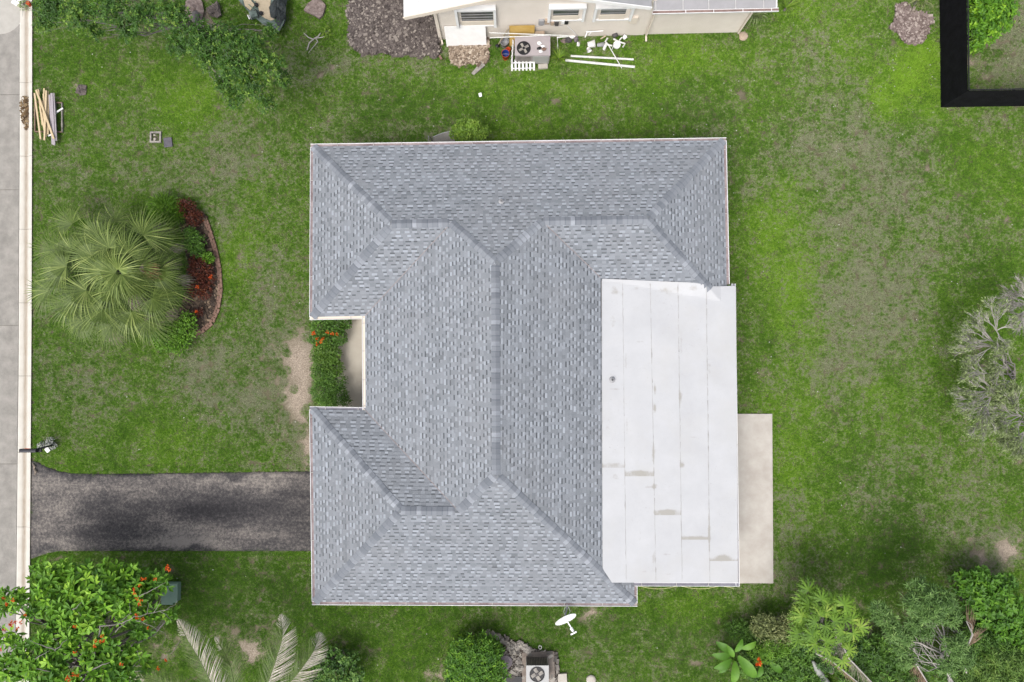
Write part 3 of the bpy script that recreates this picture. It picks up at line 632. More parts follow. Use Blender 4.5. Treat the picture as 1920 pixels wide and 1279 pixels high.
def shingle_material():
    m=mat('grey_shingle',(.1,.1,.1),(.2,.2,.2),rough=.95,bump=.35,bscale=120,coord='World',spec=.15); t=m.node_tree; N=t.nodes; L=t.links; b=N['Principled BSDF']
    tone=attr(N,'tone'); g=[n for n in N if n.type=='NEW_GEOMETRY'][0]
    n=noise_n(N,L,g.outputs['Position'],38,4,.7); n2=noise_n(N,L,g.outputs['Position'],.45,3)
    v=math_n(N,L,'ADD',tone,math_n(N,L,'MULTIPLY',math_n(N,L,'SUBTRACT',n,.5),.42))
    cr=N.new('ShaderNodeValToRGB'); e=cr.color_ramp.elements; e[0].color=(.073,.079,.087,1); e[1].color=(.288,.31,.342,1); x=e.new(.5); x.color=(.186,.2,.219,1); L.new(v,cr.inputs[0])
    c=mixc(N,L,math_n(N,L,'MULTIPLY',math_n(N,L,'SUBTRACT',n2,.42),1.5,True),cr.outputs[0],(.2,.2,.205))
    c2=N.new('ShaderNodeMix'); c2.data_type='RGBA'; c2.inputs[0].default_value=.5; L.new(cr.outputs[0],c2.inputs[6]); L.new(c,c2.inputs[7])
    L.new(c2.outputs[2],b.inputs['Base Color']); return m
SHM=shingle_material()
M['cap']=rnd_mat('ridge_cap_shingle',[(.165,.18,.205),(.2,.216,.243),(.225,.242,.27),(.255,.274,.303),(.36,.382,.42)],bump=.3,bscale=110)
roof_mb=MB()
for k,pl in POLY.items():
    kk=k[:3] if k.startswith('NWS') else k
    if k in('NWSe','E1','CE'): 
        pl=[q for q in pl]
    roof_mb.add([Vector(q)-Vector((0,0,.012)) for q in pl],[tuple(range(len(pl)))])
roof=obj('roof',roof_mb,mat('roof_underlay',(.09,.09,.095),(.12,.12,.125),rough=.95),house)
EXPO=.148; rs=random.Random(5); pieces=[]
for k,pl in POLY.items():
    d=PL[k[:3] if k.startswith('NWS') else k]; u=d['u']; n=d['n']; t=d['t']; cs=1/math.sqrt(1+t*t)
    v3=(n+Vector((0,0,t)))*cs; nr=u.cross(v3).normalized(); o=d['p']
    uv=[((q-o).dot(u),(q-o).dot(v3)) for q in pl]; u_min,u_max=min(q[0] for q in uv),max(q[0] for q in uv); vmax=max(q[1] for q in uv)
    for r in range(int(vmax/EXPO)+1):
        v0,v1=r*EXPO-(.02 if r==0 else 0),(r+1)*EXPO+.012; x=u_min-rs.uniform(0,.3); tab=rs.random()<.5; off=rs.uniform(-.004,.004)
        rowt=rs.uniform(-.05,.05)
        while x<u_max:
            wd=rs.choice((.12,.14,.16,.19,.22)) if tab else rs.choice((.1,.14,.18,.24)); x1=x+wd
            c=clip_rect(uv,x,x1,v0+off,v1) if x1>u_min else None
            if c:
                mu=sum(q[0] for q in c)/len(c); mv=sum(q[1] for q in c)/len(c); w3=o+u*mu+v3*mv
                if not inside(flat_in,w3.x,w3.y):
                    hb,ht=(.019,.005) if tab else (.012,.002)
                    top=lambda q:o+u*q[0]+v3*q[1]+nr*(hb+(ht-hb)*(q[1]-v0)/(v1-v0))
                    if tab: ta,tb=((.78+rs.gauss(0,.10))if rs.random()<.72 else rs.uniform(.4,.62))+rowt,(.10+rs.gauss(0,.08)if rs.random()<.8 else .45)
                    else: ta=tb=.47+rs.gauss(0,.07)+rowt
                    m=MB(); nn=len(c); T=[top(q) for q in c]; Bt=[o+u*q[0]+v3*q[1]-nr*.008 for q in c]
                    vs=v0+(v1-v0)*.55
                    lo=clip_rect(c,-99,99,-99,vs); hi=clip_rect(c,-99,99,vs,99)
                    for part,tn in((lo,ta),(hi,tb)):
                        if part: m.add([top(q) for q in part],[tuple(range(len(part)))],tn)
                    for i in range(nn):
                        a,b=i,(i+1)%nn
                        if c[a][1]>v1-1e-4 and c[b][1]>v1-1e-4: continue
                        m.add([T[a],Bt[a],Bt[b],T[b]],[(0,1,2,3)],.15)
                    pieces.append((wd if (tab and nn==4) else 0,m,k))
            x=x1; tab=not tab
order=sorted(range(len(pieces)),key=lambda i:-pieces[i][0]+rs.random()*.001)
single=set(order[:300]); allm=MB()
for i,(a,m,k) in enumerate(pieces):
    if i in single: obj('shingle',m,SHM,roof)
    else:
        o=len(allm.v); allm.v+=m.v; allm.f+=[tuple(q+o for q in f) for f in m.f]; allm.t+=m.t
so=obj('shingles',allm,SHM,roof); so['kind']='stuff'
# ---- hip and ridge caps
def caps(p,q,ka,kb,step=.2,half=.17):
    """folded cap shingles lapped from p (low end) to q"""
    d=(q-p); L=d.length; d=d/L
    def down(k):
        g=PL[k]; nn=Vector((-g['t']*g['n'].x,-g['t']*g['n'].y,1)).normalized(); s=d.cross(nn); s.normalize()
        inn=g['n']-d*d.dot(g['n'])
        return (s if s.z<0 or (abs(s.z)<1e-6) else -s)
    sa,sb=down(ka),down(kb); up=Vector((0,0,1)); n=int(L/step)
    m=MB(); lo,hi=.062,.036
    def sec(s,h): c=d*s; return [c+sa*half+up*(h-.022),c+sa*.05+up*(h-.002),c+up*(h+.004),c+sb*.05+up*(h-.002),c+sb*half+up*(h-.022)]
    a=sec(-.012,lo); b=sec(step+.01,hi); base=[v-up*.022 for v in a]; b2=[v-up*.02 for v in b]
    vs=a+b+base+b2
    mid=sec(step*.72,lo+(hi-lo)*.72)
    m.add(a+mid,[(i,i+1,5+i+1,5+i) for i in range(4)],.55); m.add(mid+b,[(i,i+1,5+i+1,5+i) for i in range(4)],.25)  # dark upper strip: shadow of the next cap's butt put into the colour
    m.add(vs,[(10+i,10+i+1,i+1,i) for i in range(4)]+[(0,5,15,10),(4,14,19,9)],.0); me=None  # butt and side faces toned darkest, as painted shadow lines
    for i in range(n):
        o=obj('ridge_cap',m if me is None else me,M['cap'],roof); me=o.data
        o.location=p+d*(i*step)+Vector((rs.uniform(-.006,.006),rs.uniform(-.006,.006),rs.uniform(-.002,.002)))
caps(pA,R1,'N','W1'); caps(pB,R2,'N','E1'); caps(pI,R1,'NWS','W1'); caps(pE,R3,'S','W2'); caps(pF,R3,'NS','W2'); caps(pD,AP2,'S','CE')
hipC=pC.lerp(R2,.22); caps(hipC,R2,'NWS','E1'); caps(J1,AP1,'N','CW'); caps(J2,AP1,'N','CE'); caps(J3,AP2,'S','CW')
caps(R1,J1,'N','NWS'); caps(R2,J2,'N','NWS'); caps(R3,J3,'S','NS'); caps(AP2,AP1,'CW','CE')
# ---- valley metal lines
vm=mat('valley_flashing',(.26,.21,.2),(.36,.3,.29),rough=.7)
for a,b in((pH,J1),(pG,J3),(pV.lerp(J2,.38),J2)):
    obj('valley_flashing',MB().bar(a+Vector((0,0,.006)),b+Vector((0,0,.006)),.022,.03),vm,house)
# ---- flat membrane roof
def roofz(x,y):
    wing=min(zat('N',x,y),zat('E1',x,y),zat('NWS',x,y)); mid=min(zat('CE',x,y),zat('S',x,y),zat('N',x,y)); return max(wing,mid)
xw,xe=flat3[0].x,flat3[4].x; zw=zat('CE',xw,-2)+.03
def flatz(x,y): return max(zw+(2.64-zw)*(x-xw)/(xe-xw),roofz(x,y)+.03)
def membrane_material():
    m=mat('white_membrane',(.47,.475,.49),(.565,.57,.585),scale=.8,rough=.75,bump=.08,bscale=40,coord='World',contrast=(.2,.8)); t=m.node_tree; N=t.nodes; L=t.links; b=N['Principled BSDF']
    g=[n for n in N if n.type=='NEW_GEOMETRY'][0]; cr=[n for n in N if n.type=='VALTORGB'][0]; pos=g.outputs['Position']
    n=noise_n(N,L,pos,9,5,.75); s=math_n(N,L,'MULTIPLY',math_n(N,L,'SUBTRACT',n,.58),7,True)
    n2=noise_n(N,L,pos,.9,4,.6); s2=math_n(N,L,'MULTIPLY',math_n(N,L,'SUBTRACT',n2,.5),4,True)
    c=mixc(N,L,math_n(N,L,'MULTIPLY',math_n(N,L,'MULTIPLY',s,s2),.8),cr.outputs[0],(.24,.226,.205))
    sp=noise_n(N,L,pos,13,3,.6); c=mixc(N,L,math_n(N,L,'MULTIPLY',math_n(N,L,'SUBTRACT',sp,.67),8,True),c,(.3,.29,.27))
    n5=noise_n(N,L,pos,.55,5,.65); c=mixc(N,L,math_n(N,L,'MULTIPLY',math_n(N,L,'SUBTRACT',n5,.47),2.2,True),c,(.37,.365,.355))
    e=attr(N,'edge'); ne=noise_n(N,L,pos,4,5,.7); f=math_n(N,L,'MULTIPLY',math_n(N,L,'SUBTRACT',math_n(N,L,'ADD',e,ne),.80),2.6,True)
    c=mixc(N,L,math_n(N,L,'MULTIPLY',f,.78),c,(.25,.238,.208)); L.new(c,b.inputs['Base Color']); return m
MEM=membrane_material()
flat_roof=obj('flat_roof',MB().prism([(q.x,q.y) for q in [p.lerp(Vector((4,-4.5,p.z)),.02) for p in flat3]][::-1],2.3,2.5),M['white'],house)
seams=[1128,1174,1226,1276.5,1328.5,1381]
def xs_at(k,y):                                    # seams lean slightly
    f=(y-524)/(1093-524); return [1128+2*f,1167+7*f,1219+11*f,1271+8*f,1324+7*f,1380+4*f][k]
tops=[(524,524,526),(526,527,529),(529,530,531),(531,533,537),(537,536,535)]
splits=[873,889,962,1008,1048]
STAIN=[(1150,871,22,3,.5),(1200,886,24,5,.6),(1250,959,24,5,.65),(1305,1008,24,4,.5),(1355,1046,16,7,.6),(1228,730,3,14,.6),(1228,765,3,9,.6),(1276,745,4,12,.5),(1152,545,12,10,.4),(1190,540,14,8,.3),(1250,545,20,8,.35),(1300,540,14,6,.4),(1150,600,10,20,.3),(1280,872,5,6,.5),(1228,912,6,5,.4),(1150,895,14,8,.35),(1215,912,12,3,.4),(1305,918,14,2,.4),(1205,1071,16,3,.35),(1255,1076,14,3,.35),(1148,712,7,7,.4),(1140,800,8,30,.25),(1226,850,5,14,.35),(1335,600,6,10,.3),(1368,1065,14,3,.3),(1152,730,14,2,.4),(1200,640,10,3,.35),(1250,700,3,20,.35),(1300,820,12,2,.35),(1345,720,14,2,.3),(1200,1000,3,26,.3),(1250,1040,12,2,.35),(1305,960,3,24,.3),(1352,880,16,2,.3),(1160,960,12,3,.3),(1225,1050,3,20,.4),(1278,640,3,26,.35),(1330,1000,3,30,.35),(1330,690,3,24,.3),(1174,680,3,30,.35),(1176,800,3,26,.35)]
def stain(x,y): return sum(1.35*a*math.exp(-(((x-cx)/rx)**2+((y-cy)/ry)**2)) for cx,cy,rx,ry,a in STAIN)
for k in range(5):
    y_top=530; y_bot=1092.5
    for part,(ya,yb,dz) in enumerate(((y_top,splits[k]+4,.004),(splits[k],y_bot,.0))):
        n=max(8,int((yb-ya)/4)); V=[];ed=[]; zo=(4-k)*.003+dz+.004
        cols=[0,.02,.05,.1,.18,.26,.34,.42,.5,.58,.66,.74,.82,.9,.95,.98,1]
        for i in range(n+1):
            y=y_=ya+(yb-ya)*i/n
            for u in cols:
                x=xs_at(k,y_)-(0 if k==0 else .5)+u*(xs_at(k+1,y_)-xs_at(k,y_)+.5); y=y_
                if part==0: y=np.interp(x,[1128,1300,1336,1380],[524,531,537,535])+(yb-np.interp(x,[1128,1300,1336,1380],[524,531,537,535]))*i/n
                if k==0 and part==1 and y>1066: x+=max(0,(y-1066)*.65)*(1-u)
                q=P(x,y,2.8); yy=y
                if i==0 and part==0: q=P(x,y,2.8)
                z=flatz(q.x,q.y)+zo; q=P(x,yy,z) if not(i==0 and part==0) else q
                V.append((q.x,q.y,flatz(q.x,q.y)+zo)); ed.append(stain(x,y)+.48*math.exp(-(min(u,1-u)/.03))+(.55*math.exp(-(max(0,splits[k]+3-y)/3.5)) if part==0 else 0))
        c=len(cols); fs=[(i*c+j,(i+1)*c+j,(i+1)*c+j+1,i*c+j+1) for i in range(n) for j in range(c-1)]
        b=len(V); per=[j for j in range(c)]+[i*c+c-1 for i in range(1,n+1)]+[n*c+j for j in range(c-2,-1,-1)]+[i*c for i in range(n-1,0,-1)]
        for i in per: V.append((V[i][0],V[i][1],V[i][2]-(.05 if (k in(0,4) or part==0) else .006))); ed.append(.3)
        fs+=[(per[i],per[(i+1)%len(per)],b+(i+1)%len(per),b+i) for i in range(len(per))]
        me=bpy.data.meshes.new('membrane_sheet'); me.from_pydata(V,[],fs); me.update(); a=me.attributes.new('edge','FLOAT','POINT'); a.data.foreach_set('value',np.array(ed,np.float32))
        obj('membrane_sheet',me,MEM,flat_roof)
# grey sealant along the laps
sm=mat('grey_sealant',(.3,.3,.29),(.46,.455,.44),scale=3,rough=.8)
for k in range(1,5):
    rg=random.Random(k); y=532; V=[];fs=[]; i=0
    while y<1090:
        wv=max(.002,rg.gauss(.0045,.003))*(2.2 if rg.random()<.12 else 1); x=xs_at(k,y)+rg.uniform(-.4,.4)
        q=P(x,y,flatz(P(x,y,2.8).x,P(x,y,2.8).y)); z=flatz(q.x,q.y)+.021
        V+=[(q.x-wv,q.y,z),(q.x+wv,q.y,z+.001)]
        if i and rg.random()<.86: fs.append((2*i-2,2*i-1,2*i+1,2*i))
        i+=1; y+=rg.uniform(4,11)
    me=bpy.data.meshes.new('sealant'); me.from_pydata(V,[],fs[:]); me.update(); obj('seam_sealant',me,sm,flat_roof)
# ---- gutters
def gutter(a,b,n,z,inner,strap=1.25,first=.3):
    """open white trough along the eave a-b; n points outward"""
    a=Vector((a.x,a.y,0)); b=Vector((b.x,b.y,0)); u=(b-a).normalized(); L=(b-a).length
    def pt(s,o,h): q=a+u*s+n*o; return Vector((q.x,q.y,z+h))
    m=MB(); prof=[(-.005,.0),(-.005,-.1),(.085,-.1),(GW-.012,-.02),(GW-.012,.004),(GW+.004,.004),(GW+.004,-.03),(.1,-.112),(-.02,-.112),(-.02,.0)]
    k=len(prof); vs=[pt(s,o,h) for s in(0,L) for o,h in prof]; m.add(vs,[(i,(i+1)%k,k+(i+1)%k,k+i) for i in range(k)]+[tuple(range(k-1,-1,-1)),tuple(range(k,2*k))])
    g=obj('gutter',m,M['white_metal'],house)
    nseg=max(2,int(L/.25)); f=MB()
    for i in range(nseg):
        s0,s1=L*i/nseg,L*(i+1)/nseg; f.quad(pt(s0,.0,-.035),pt(s0,GW-.018,-.03),pt(s1,GW-.018,-.03),pt(s1,.0,-.035))
    obj('gutter_lining',f,inner,g)
    s=first
    while s<L-.1:
        obj('strap',MB().bar(pt(s,-.01,.006),pt(s,GW+.006,.006),.02,.006),M['soffit'],g); s+=strap*rs.uniform(.8,1.25)
def eave_gutter(k,a,b,inner): d=PL[k]; gutter(a,b,-d['n'],ZE,inner)
gi1=M['gutter_in']; gi2=mat('gutter_inside_grey',(.17,.165,.2),(.3,.29,.33),scale=2)
eave_gutter('N',pB-PL['E1']['n']*GW,pA-PL['W1']['n']*GW,gi1)
eave_gutter('W1',pA,pI,gi1); eave_gutter('NWS',pI-PL['W1']['n']*GW,pH,M['stucco_trim']); eave_gutter('CW',pH-PL['NWS']['n']*-.0,pG,M['stucco_trim'])
eave_gutter('NS',pG,pF-PL['W2']['n']*GW,gi2); eave_gutter('W2',pF,pE,gi1); eave_gutter('S',pE-PL['W2']['n']*GW,pD-PL['CE']['n']*GW,gi1)
pC2=Vector((pC.x,P(1369,533,ZE).y,ZE)); eave_gutter('E1',pC2,pB,gi1); pD2=Vector((pD.x,P(1195,1097,ZE).y,ZE)); eave_gutter('CE',pD,pD2,gi1)
e0,e1=P(1379,532,2.62),P(1386.5,1099,2.62); nE=Vector((1,0,0)); gutter(e0-nE*GW,e1-nE*GW,nE,2.62,gi2,1.9)
s0,s1=P(1189,1099,2.62),P(1387,1099.5,2.62); nS=Vector((0,-1,0)); gutter(s0-nS*GW,s1-nS*GW+Vector((.0,0,0)),nS,2.615,gi2,1.2)
# ---- walls and soffit under the roof
def wpt(q): return P(*q)
WALLP=[(606,296),(1338,285),(1342,520),(1342,1070),(1170,1072),(1170,1110),(608,1108),(604,790),(704,790),(704,573),(606,573)]
wl=[P(a,b,ZE) for a,b in WALLP]; obj('wall',MB().prism([(q.x,q.y) for q in wl][::-1],0,ZE-.12),M['stucco'],house)
sf=[P(a,b,ZE) for a,b in ((586,274),(1358,263),(1364,535),(1378,540),(1380,1092),(1191,1094),(1191,1132),(589,1129),(585,768),(684,768),(684,594),(585,594))]
obj('soffit',MB().prism([(q.x,q.y) for q in sf][::-1],ZE-.12,ZE-.08),M['soffit'],house)
for y0,y1 in((620,650),(690,730)):
    a,b=P(704,y0,ZE),P(704,y1,ZE); wdw=obj('window',MB().box(((a.x+b.x)/2,(a.y+b.y)/2,1.5),(.08,abs(a.y-b.y),1.2)),M['white'],house)
    obj('pane',MB().box(((a.x+b.x)/2-.045,(a.y+b.y)/2,1.5),(.02,abs(a.y-b.y)-.12,1.06)),M['glass'],wdw)
# ---- roof pipes
def pipe_on(px,py,z,r=.045,h=.22,nm='vent_pipe'):
    q=P(px,py,z); o=obj(nm,MB().lathe((q.x,q.y,z),[(r*2.6,0.0),(r*2.2,.03),(r,.05),(r,h),(r*.75,h),(r*.75,h-.1),(0.001,h-.1)],n=14),M['grey'],house)
pz=zat('N',P(940,378,3.3).x,P(940,378,3.3).y); pipe_on(940,378,pz+.02); fz=P(1148,712,2.9); pipe_on(1148,712,flatz(fz.x,fz.y)+.02,.05,.16)
obj('flashing_patch',MB().lathe((fz.x+.02,fz.y,flatz(fz.x,fz.y)+.022),[(0.001,.005),(.11,.003),(.14,0)],n=12),MEM,flat_roof)
# ---- yellow cable slung under the flat roof's south gutter
pts=[P(1195+ i*4,1098+6*abs(math.sin(i*.16)) ,2.3) for i in range(46)]
tag(obj('cable',MB().tube(pts,.012,5),mat('yellow_cable',(.5,.5,.2),(.6,.6,.3))),'thin yellow cable hanging along the edge of the flat white roof','cable')
# ================================================================ vegetation
def nrmz(a): return a/np.maximum(np.linalg.norm(a,axis=1,keepdims=True),1e-6)
def leaf_mesh(name,pos,d,nr,L,W,tone,fold=.12,droop=.1,wpos=.45):
    """one folded pointed leaf of two quads per entry"""
    d=nrmz(d); s=nrmz(np.cross(d,nr)); nr=np.cross(s,d); L=np.broadcast_to(L,(len(pos),))[:,None]; W=np.broadcast_to(W,(len(pos),))[:,None]
    mid=pos+d*L*wpos+nr*L*.02; tip=pos+d*L-nr*L*droop
    a=mid+s*W/2+nr*W*fold; b=mid-s*W/2+nr*W*fold
    V=np.stack([pos,a,tip,b],1).reshape(-1,3); n=len(pos); i=np.arange(n)*4
    Fq=np.concatenate([np.stack([i,i+2,i+1],1),np.stack([i,i+3,i+2],1)]); return mesh_np(name,V,Fq,np.concatenate([tone,tone]))
def cloud(clumps,n,up=.5,out=.6,shell=.55,rg=None,spray=1):
    """leaf positions, directions and facing for a set of clumps (centre, rx, ry, rz)"""
    rg=rg or RNG; w=np.array([c[1]*c[2] for c in clumps]); k=rg.choice(len(clumps),n,p=w/w.sum())
    C=np.array([tuple(c[0]) for c in clumps])[k]; R=np.array([c[1:4] for c in clumps])[k]
    o=nrmz(rg.normal(size=(n,3))); o[:,2]=np.where(rg.random(n)<.72,np.abs(o[:,2]),o[:,2]); rad=shell+(1-shell)*rg.random(n)**.6
    rad*=1+.12*rg.normal(size=n); pos=C+o*R*rad[:,None]; pos[:,2]=np.maximum(pos[:,2],.03)
    d=o*out+rg.normal(size=(n,3))*.55; d[:,2]*=.55; nr=o*.5+np.array([0,0,up])+rg.normal(size=(n,3))*.35
    ct=rg.random(len(clumps))[k]; tn=.25*ct+.75*rg.random(n)-.05
    if spray>1:                                     # leaves set in whorls: several radiate from each shoot tip
        N=n*spray; a=np.tile(np.arange(spray)*2*np.pi/spray,n)+np.repeat(rg.uniform(0,6.28,n),spray)+rg.normal(size=N)*.25
        ax=nrmz(np.repeat(o*.6+np.array([0,0,.8]),spray,0)+rg.normal(size=(N,3))*.1); e1=nrmz(np.cross(ax,np.array([.3,.9,.1]))); e2=np.cross(ax,e1)
        d=e1*np.cos(a)[:,None]+e2*np.sin(a)[:,None]+ax*rg.uniform(.0,.8,N)[:,None]; pos=np.repeat(pos,spray,0)+rg.normal(size=(N,3))*.012; nr=ax+rg.normal(size=(N,3))*.2
        tn=np.repeat(tn,spray)+rg.normal(size=N)*.12
    return pos,d,nr,np.clip(tn,0,1)
def clump(px,py,z,r,rz=None): q=P(px,py,z); rr=r*(H-z)/F; return (q,rr,rr,(rz if rz else rr*.8))
def wob(a,b,n=4,amp=.12,rg=random):
    a,b=Vector(a),Vector(b); L=(b-a).length
    return [a.lerp(b,i/n)+(Vector((rg.uniform(-1,1),rg.uniform(-1,1),rg.uniform(-.5,.5)))*amp*L*.35 if 0<i<n else Vector()) for i in range(n+1)]
def tree(name,label,base,clumps,m,n,L,W,trunk_r=.12,fork=.4,group=None,flowers=None,extra=None,cat='tree',barkm=None,up=.5,out=.6,shell=.4,limb=.3,wpos=.45,fl_r=.05,spray=1):
    b=P(*base,0) if len(base)==2 else Vector(base); t=thing(name,label,cat,b,group)
    top=sum((Vector(c[0]) for c in clumps),Vector())/len(clumps); f=b.lerp(top,fork); mb=MB(); rg=random.Random(hash(label)%999)
    rg=random.Random(len(label)*7+len(clumps))
    mb.tube(wob(b-Vector((0,0,.05)),f,4,.15,rg),[trunk_r*1.25,trunk_r*1.05,trunk_r*.95,trunk_r*.9,trunk_r*.85],7)
    for c in clumps:
        p=wob(f,Vector(c[0])+Vector((0,0,c[3]*.2)),4,.22,rg); r0=trunk_r*rg.uniform(.35,.6)*limb/.3; mb.tube(p,[r0,r0*.8,r0*.6,r0*.42,r0*.25],5)
        for q in range(4):
            e=Vector(c[0])+Vector((rg.uniform(-1,1)*c[1],rg.uniform(-1,1)*c[2],rg.uniform(.1,.9)*c[3])); mb.tube(wob(p[2+q%2],e,3,.25,rg),[r0*.4,r0*.3,r0*.2,r0*.1],4)
    for e in (extra or []):
        pp=[Vector(e[0][0])]
        for a_,b_ in zip(e[0][:-1],e[0][1:]): pp+=wob(a_,b_,3,.16,rg)[1:]
        mb.tube(pp,[e[1]*.6*(1-.8*i/(len(pp)-1)) for i in range(len(pp))],5)
    obj('trunk',mb,barkm or M['bark'],t,smooth=True)
    pos,d,nr,tn=cloud(clumps,n//spray,up,out,shell,None,spray); k=len(pos); obj('crown',leaf_mesh('crown',pos,d,nr,L*RNG.uniform(.7,1.25,k),W*RNG.uniform(.75,1.2,k),tn,wpos=wpos),m,t)
    for i,q in enumerate(flowers or []): flower(q,t,fl_r)
    return t
def flower(q,parent,r=.06,m=None,n=12):
    """a head of upright petals"""
    c=Vector(q); rg=np.random.default_rng(int(abs(c.x*1000+c.y*77))%9999); o=nrmz(rg.normal(size=(n,3))); o[:,2]=np.abs(o[:,2])
    pos=np.array(c)+o*r*.35; obj('flower',leaf_mesh('flower',pos,o,rg.normal(size=(n,3))+np.array([0,0,1.]),r*1.3,r*.8,rg.random(n)),m or M['orange_fl'],parent)
def bush(name,label,blobs,m,n,L,W,group=None,cat='shrub',up=.5,out=.7,shell=.6,flowers=None,wpos=.45,flat=.9,fl_r=.05,spray=1):
    """blobs: (px,py,r px,height of the top)"""
    cl=[]
    for (a,b,r,h) in blobs:
        rr=r*MPP; rz=min(rr*flat,h*.5); cl.append((P(a,b,h-rz),rr,rr,rz))
    c0=P(blobs[0][0],blobs[0][1],0); t=thing(name,label,cat,c0,group); mb=MB(); rg=random.Random(len(label)+int(blobs[0][0]))
    for c in cl:
        g=Vector((c[0].x,c[0].y,0)).lerp(Vector((c0.x,c0.y,0)),.3)
        for k in range(5): mb.tube(wob(g-Vector((0,0,.03)),Vector(c[0])+Vector((rg.uniform(-.7,.7)*c[1],rg.uniform(-.7,.7)*c[2],rg.uniform(0,.6)*c[3])),3,.2,rg),[.02,.016,.012,.006],4)
    obj('stem',mb,M['bark'],t); pos,d,nr,tn=cloud(cl,n//spray,up,out,shell,None,spray); k=len(pos)
    obj('foliage',leaf_mesh('foliage',pos,d,nr,L*RNG.uniform(.7,1.25,k),W*RNG.uniform(.75,1.2,k),tn,wpos=wpos),m,t)
    for q in (flowers or []): flower(P(*q),t,fl_r)
    return t
# ---- leafy tree over the front corner of the lawn
cl=[clump(*c) for c in [(100,15,3.6,34),(150,30,3.9,34),(210,14,4.1,38),(265,28,4.2,34),(325,30,4.4,36),(375,70,4.4,36),(425,75,4.3,36),(470,90,4.2,34),(508,122,3.8,30),(440,125,4.0,34),(395,112,4.0,30),(470,160,3.5,30),(440,185,3.1,22),(500,195,2.8,18),(420,155,3.4,20),(335,85,4.0,26),(85,45,3.0,20),(240,60,3.6,20),(530,150,3.0,16),(180,62,3.4,16),(510,60,3.6,16)]]
tree('leafy_tree','sprawling leafy tree at the front corner above the stacked lumber',(368,26),cl,leafmat('mixed_green_leaf',(.014,.045,.005),(.045,.12,.009),(.24,.35,.05)),13500,.13,.06,trunk_r=.17,fork=.35,shell=.0,up=.8,limb=.15,spray=4)
# ---- orange flowering tree beside the driveway
cl=[clump(*c) for c in [(85,1080,2.6,26),(120,1070,2.8,26),(160,1085,2.9,28),(205,1075,2.9,26),(245,1080,2.8,24),(100,1115,3.2,34),(150,1125,3.4,36),(205,1115,3.4,34),(250,1110,3.2,28),(290,1090,2.7,20),(120,1160,3.7,30),(165,1160,3.8,26),(235,1140,3.5,22),(90,1200,3.9,20),(60,1235,4.0,34),(105,1235,4.0,28),(175,1225,4.0,22),(140,1200,4,20),(205,1205,3.8,20),(200,1250,3.8,26),(240,1230,3.3,22),(25,1250,4.0,30),(100,1272,4.2,30),(160,1280,4.2,30),(230,1275,3.6,24),(285,1150,2.9,14),(318,1155,2.6,10),(310,1100,2.6,12),(265,1180,3.0,16),(25,1125,3.4,24),(50,1118,3.2,16),(15,1190,3.8,22),(275,1245,2.6,14),(60,1150,3.5,12)]]
z=3.5
def brl(pts,z=3.6): return [P(a,b,z+.75+.12*i) for i,(a,b) in enumerate(pts)]
tk=P(150,1300,2.4)
ex=[([tk]+brl([(148,1268),(185,1250),(206,1242)]),.09),([tk]+brl([(109,1262),(91,1258),(68,1254)]),.085),([P(95,1270,3.2)]+brl([(103,1218),(127,1199)]),.06),(brl([(103,1218),(80,1210),(58,1201)]),.045),(brl([(66,1236),(93,1219)]),.04),
 ([P(160,1270,3.1)]+brl([(187,1186),(187,1174),(230,1168),(251,1156),(288,1149),(319,1142)],3.2),.06),(brl([(216,1186),(239,1166)],3.3),.035),(brl([(261,1118),(285,1106),(311,1092)],3.0),.04),(brl([(255,1164),(285,1174),(311,1188)],3.0),.03),(brl([(136,1143),(154,1129)],3.8),.035),
 (brl([(288,1149),(297,1135),(301,1122)],3.2),.022),(brl([(300,1146),(312,1152),(322,1165)],3.2),.02),(brl([(305,1146),(325,1136),(334,1126)],3.2),.02),(brl([(275,1152),(278,1138),(277,1126)],3.2),.018),(brl([(250,1230),(258,1220),(262,1240)],2.6),.03),(brl([(235,1270),(260,1238)],2.8),.025),(brl([(225,1165),(245,1150),(243,1125)],3.3),.02),(brl([(311,1188),(303,1215)],2.8),.012),(brl([(340,1200),(320,1225),(292,1242)],2.6),.02)]
FLW=[(315,1062),(312,1066),(317,1068),(272,1085),(266,1086),(291,1086),(263,1098),(252,1104),(253,1112),(257,1122),(265,1127),(262,1133),(257,1152),(258,1158),(268,1160),(279,1177),(192,1192),(180,1201),(190,1203),(197,1202),(178,1211),(141,1174),(141,1222),(228,1245),(129,1269),(138,1264),(126,1272),(131,1275),(313,1237),(297,1253),(8,1121),(25,1125),(13,1133),(48,1154),(25,1165),(20,1170),(31,1166),(40,1167),(22,1172),(34,1179),(8,1182),(3,1217),(145,1266)]
tree('flowering_tree','broad green tree with orange red flowers beside the driveway',(150,1315),cl,leafmat('fresh_tree_leaf',(.028,.1,.006),(.13,.3,.015),(.32,.52,.045)),5400,.31,.12,trunk_r=.17,fork=.5,spray=6,wpos=.6,flowers=[P(a,b,4.6 if b>1150 else 3.9) for a,b in FLW],extra=ex,shell=.3,up=.9,out=.9,fl_r=.055,limb=.25)
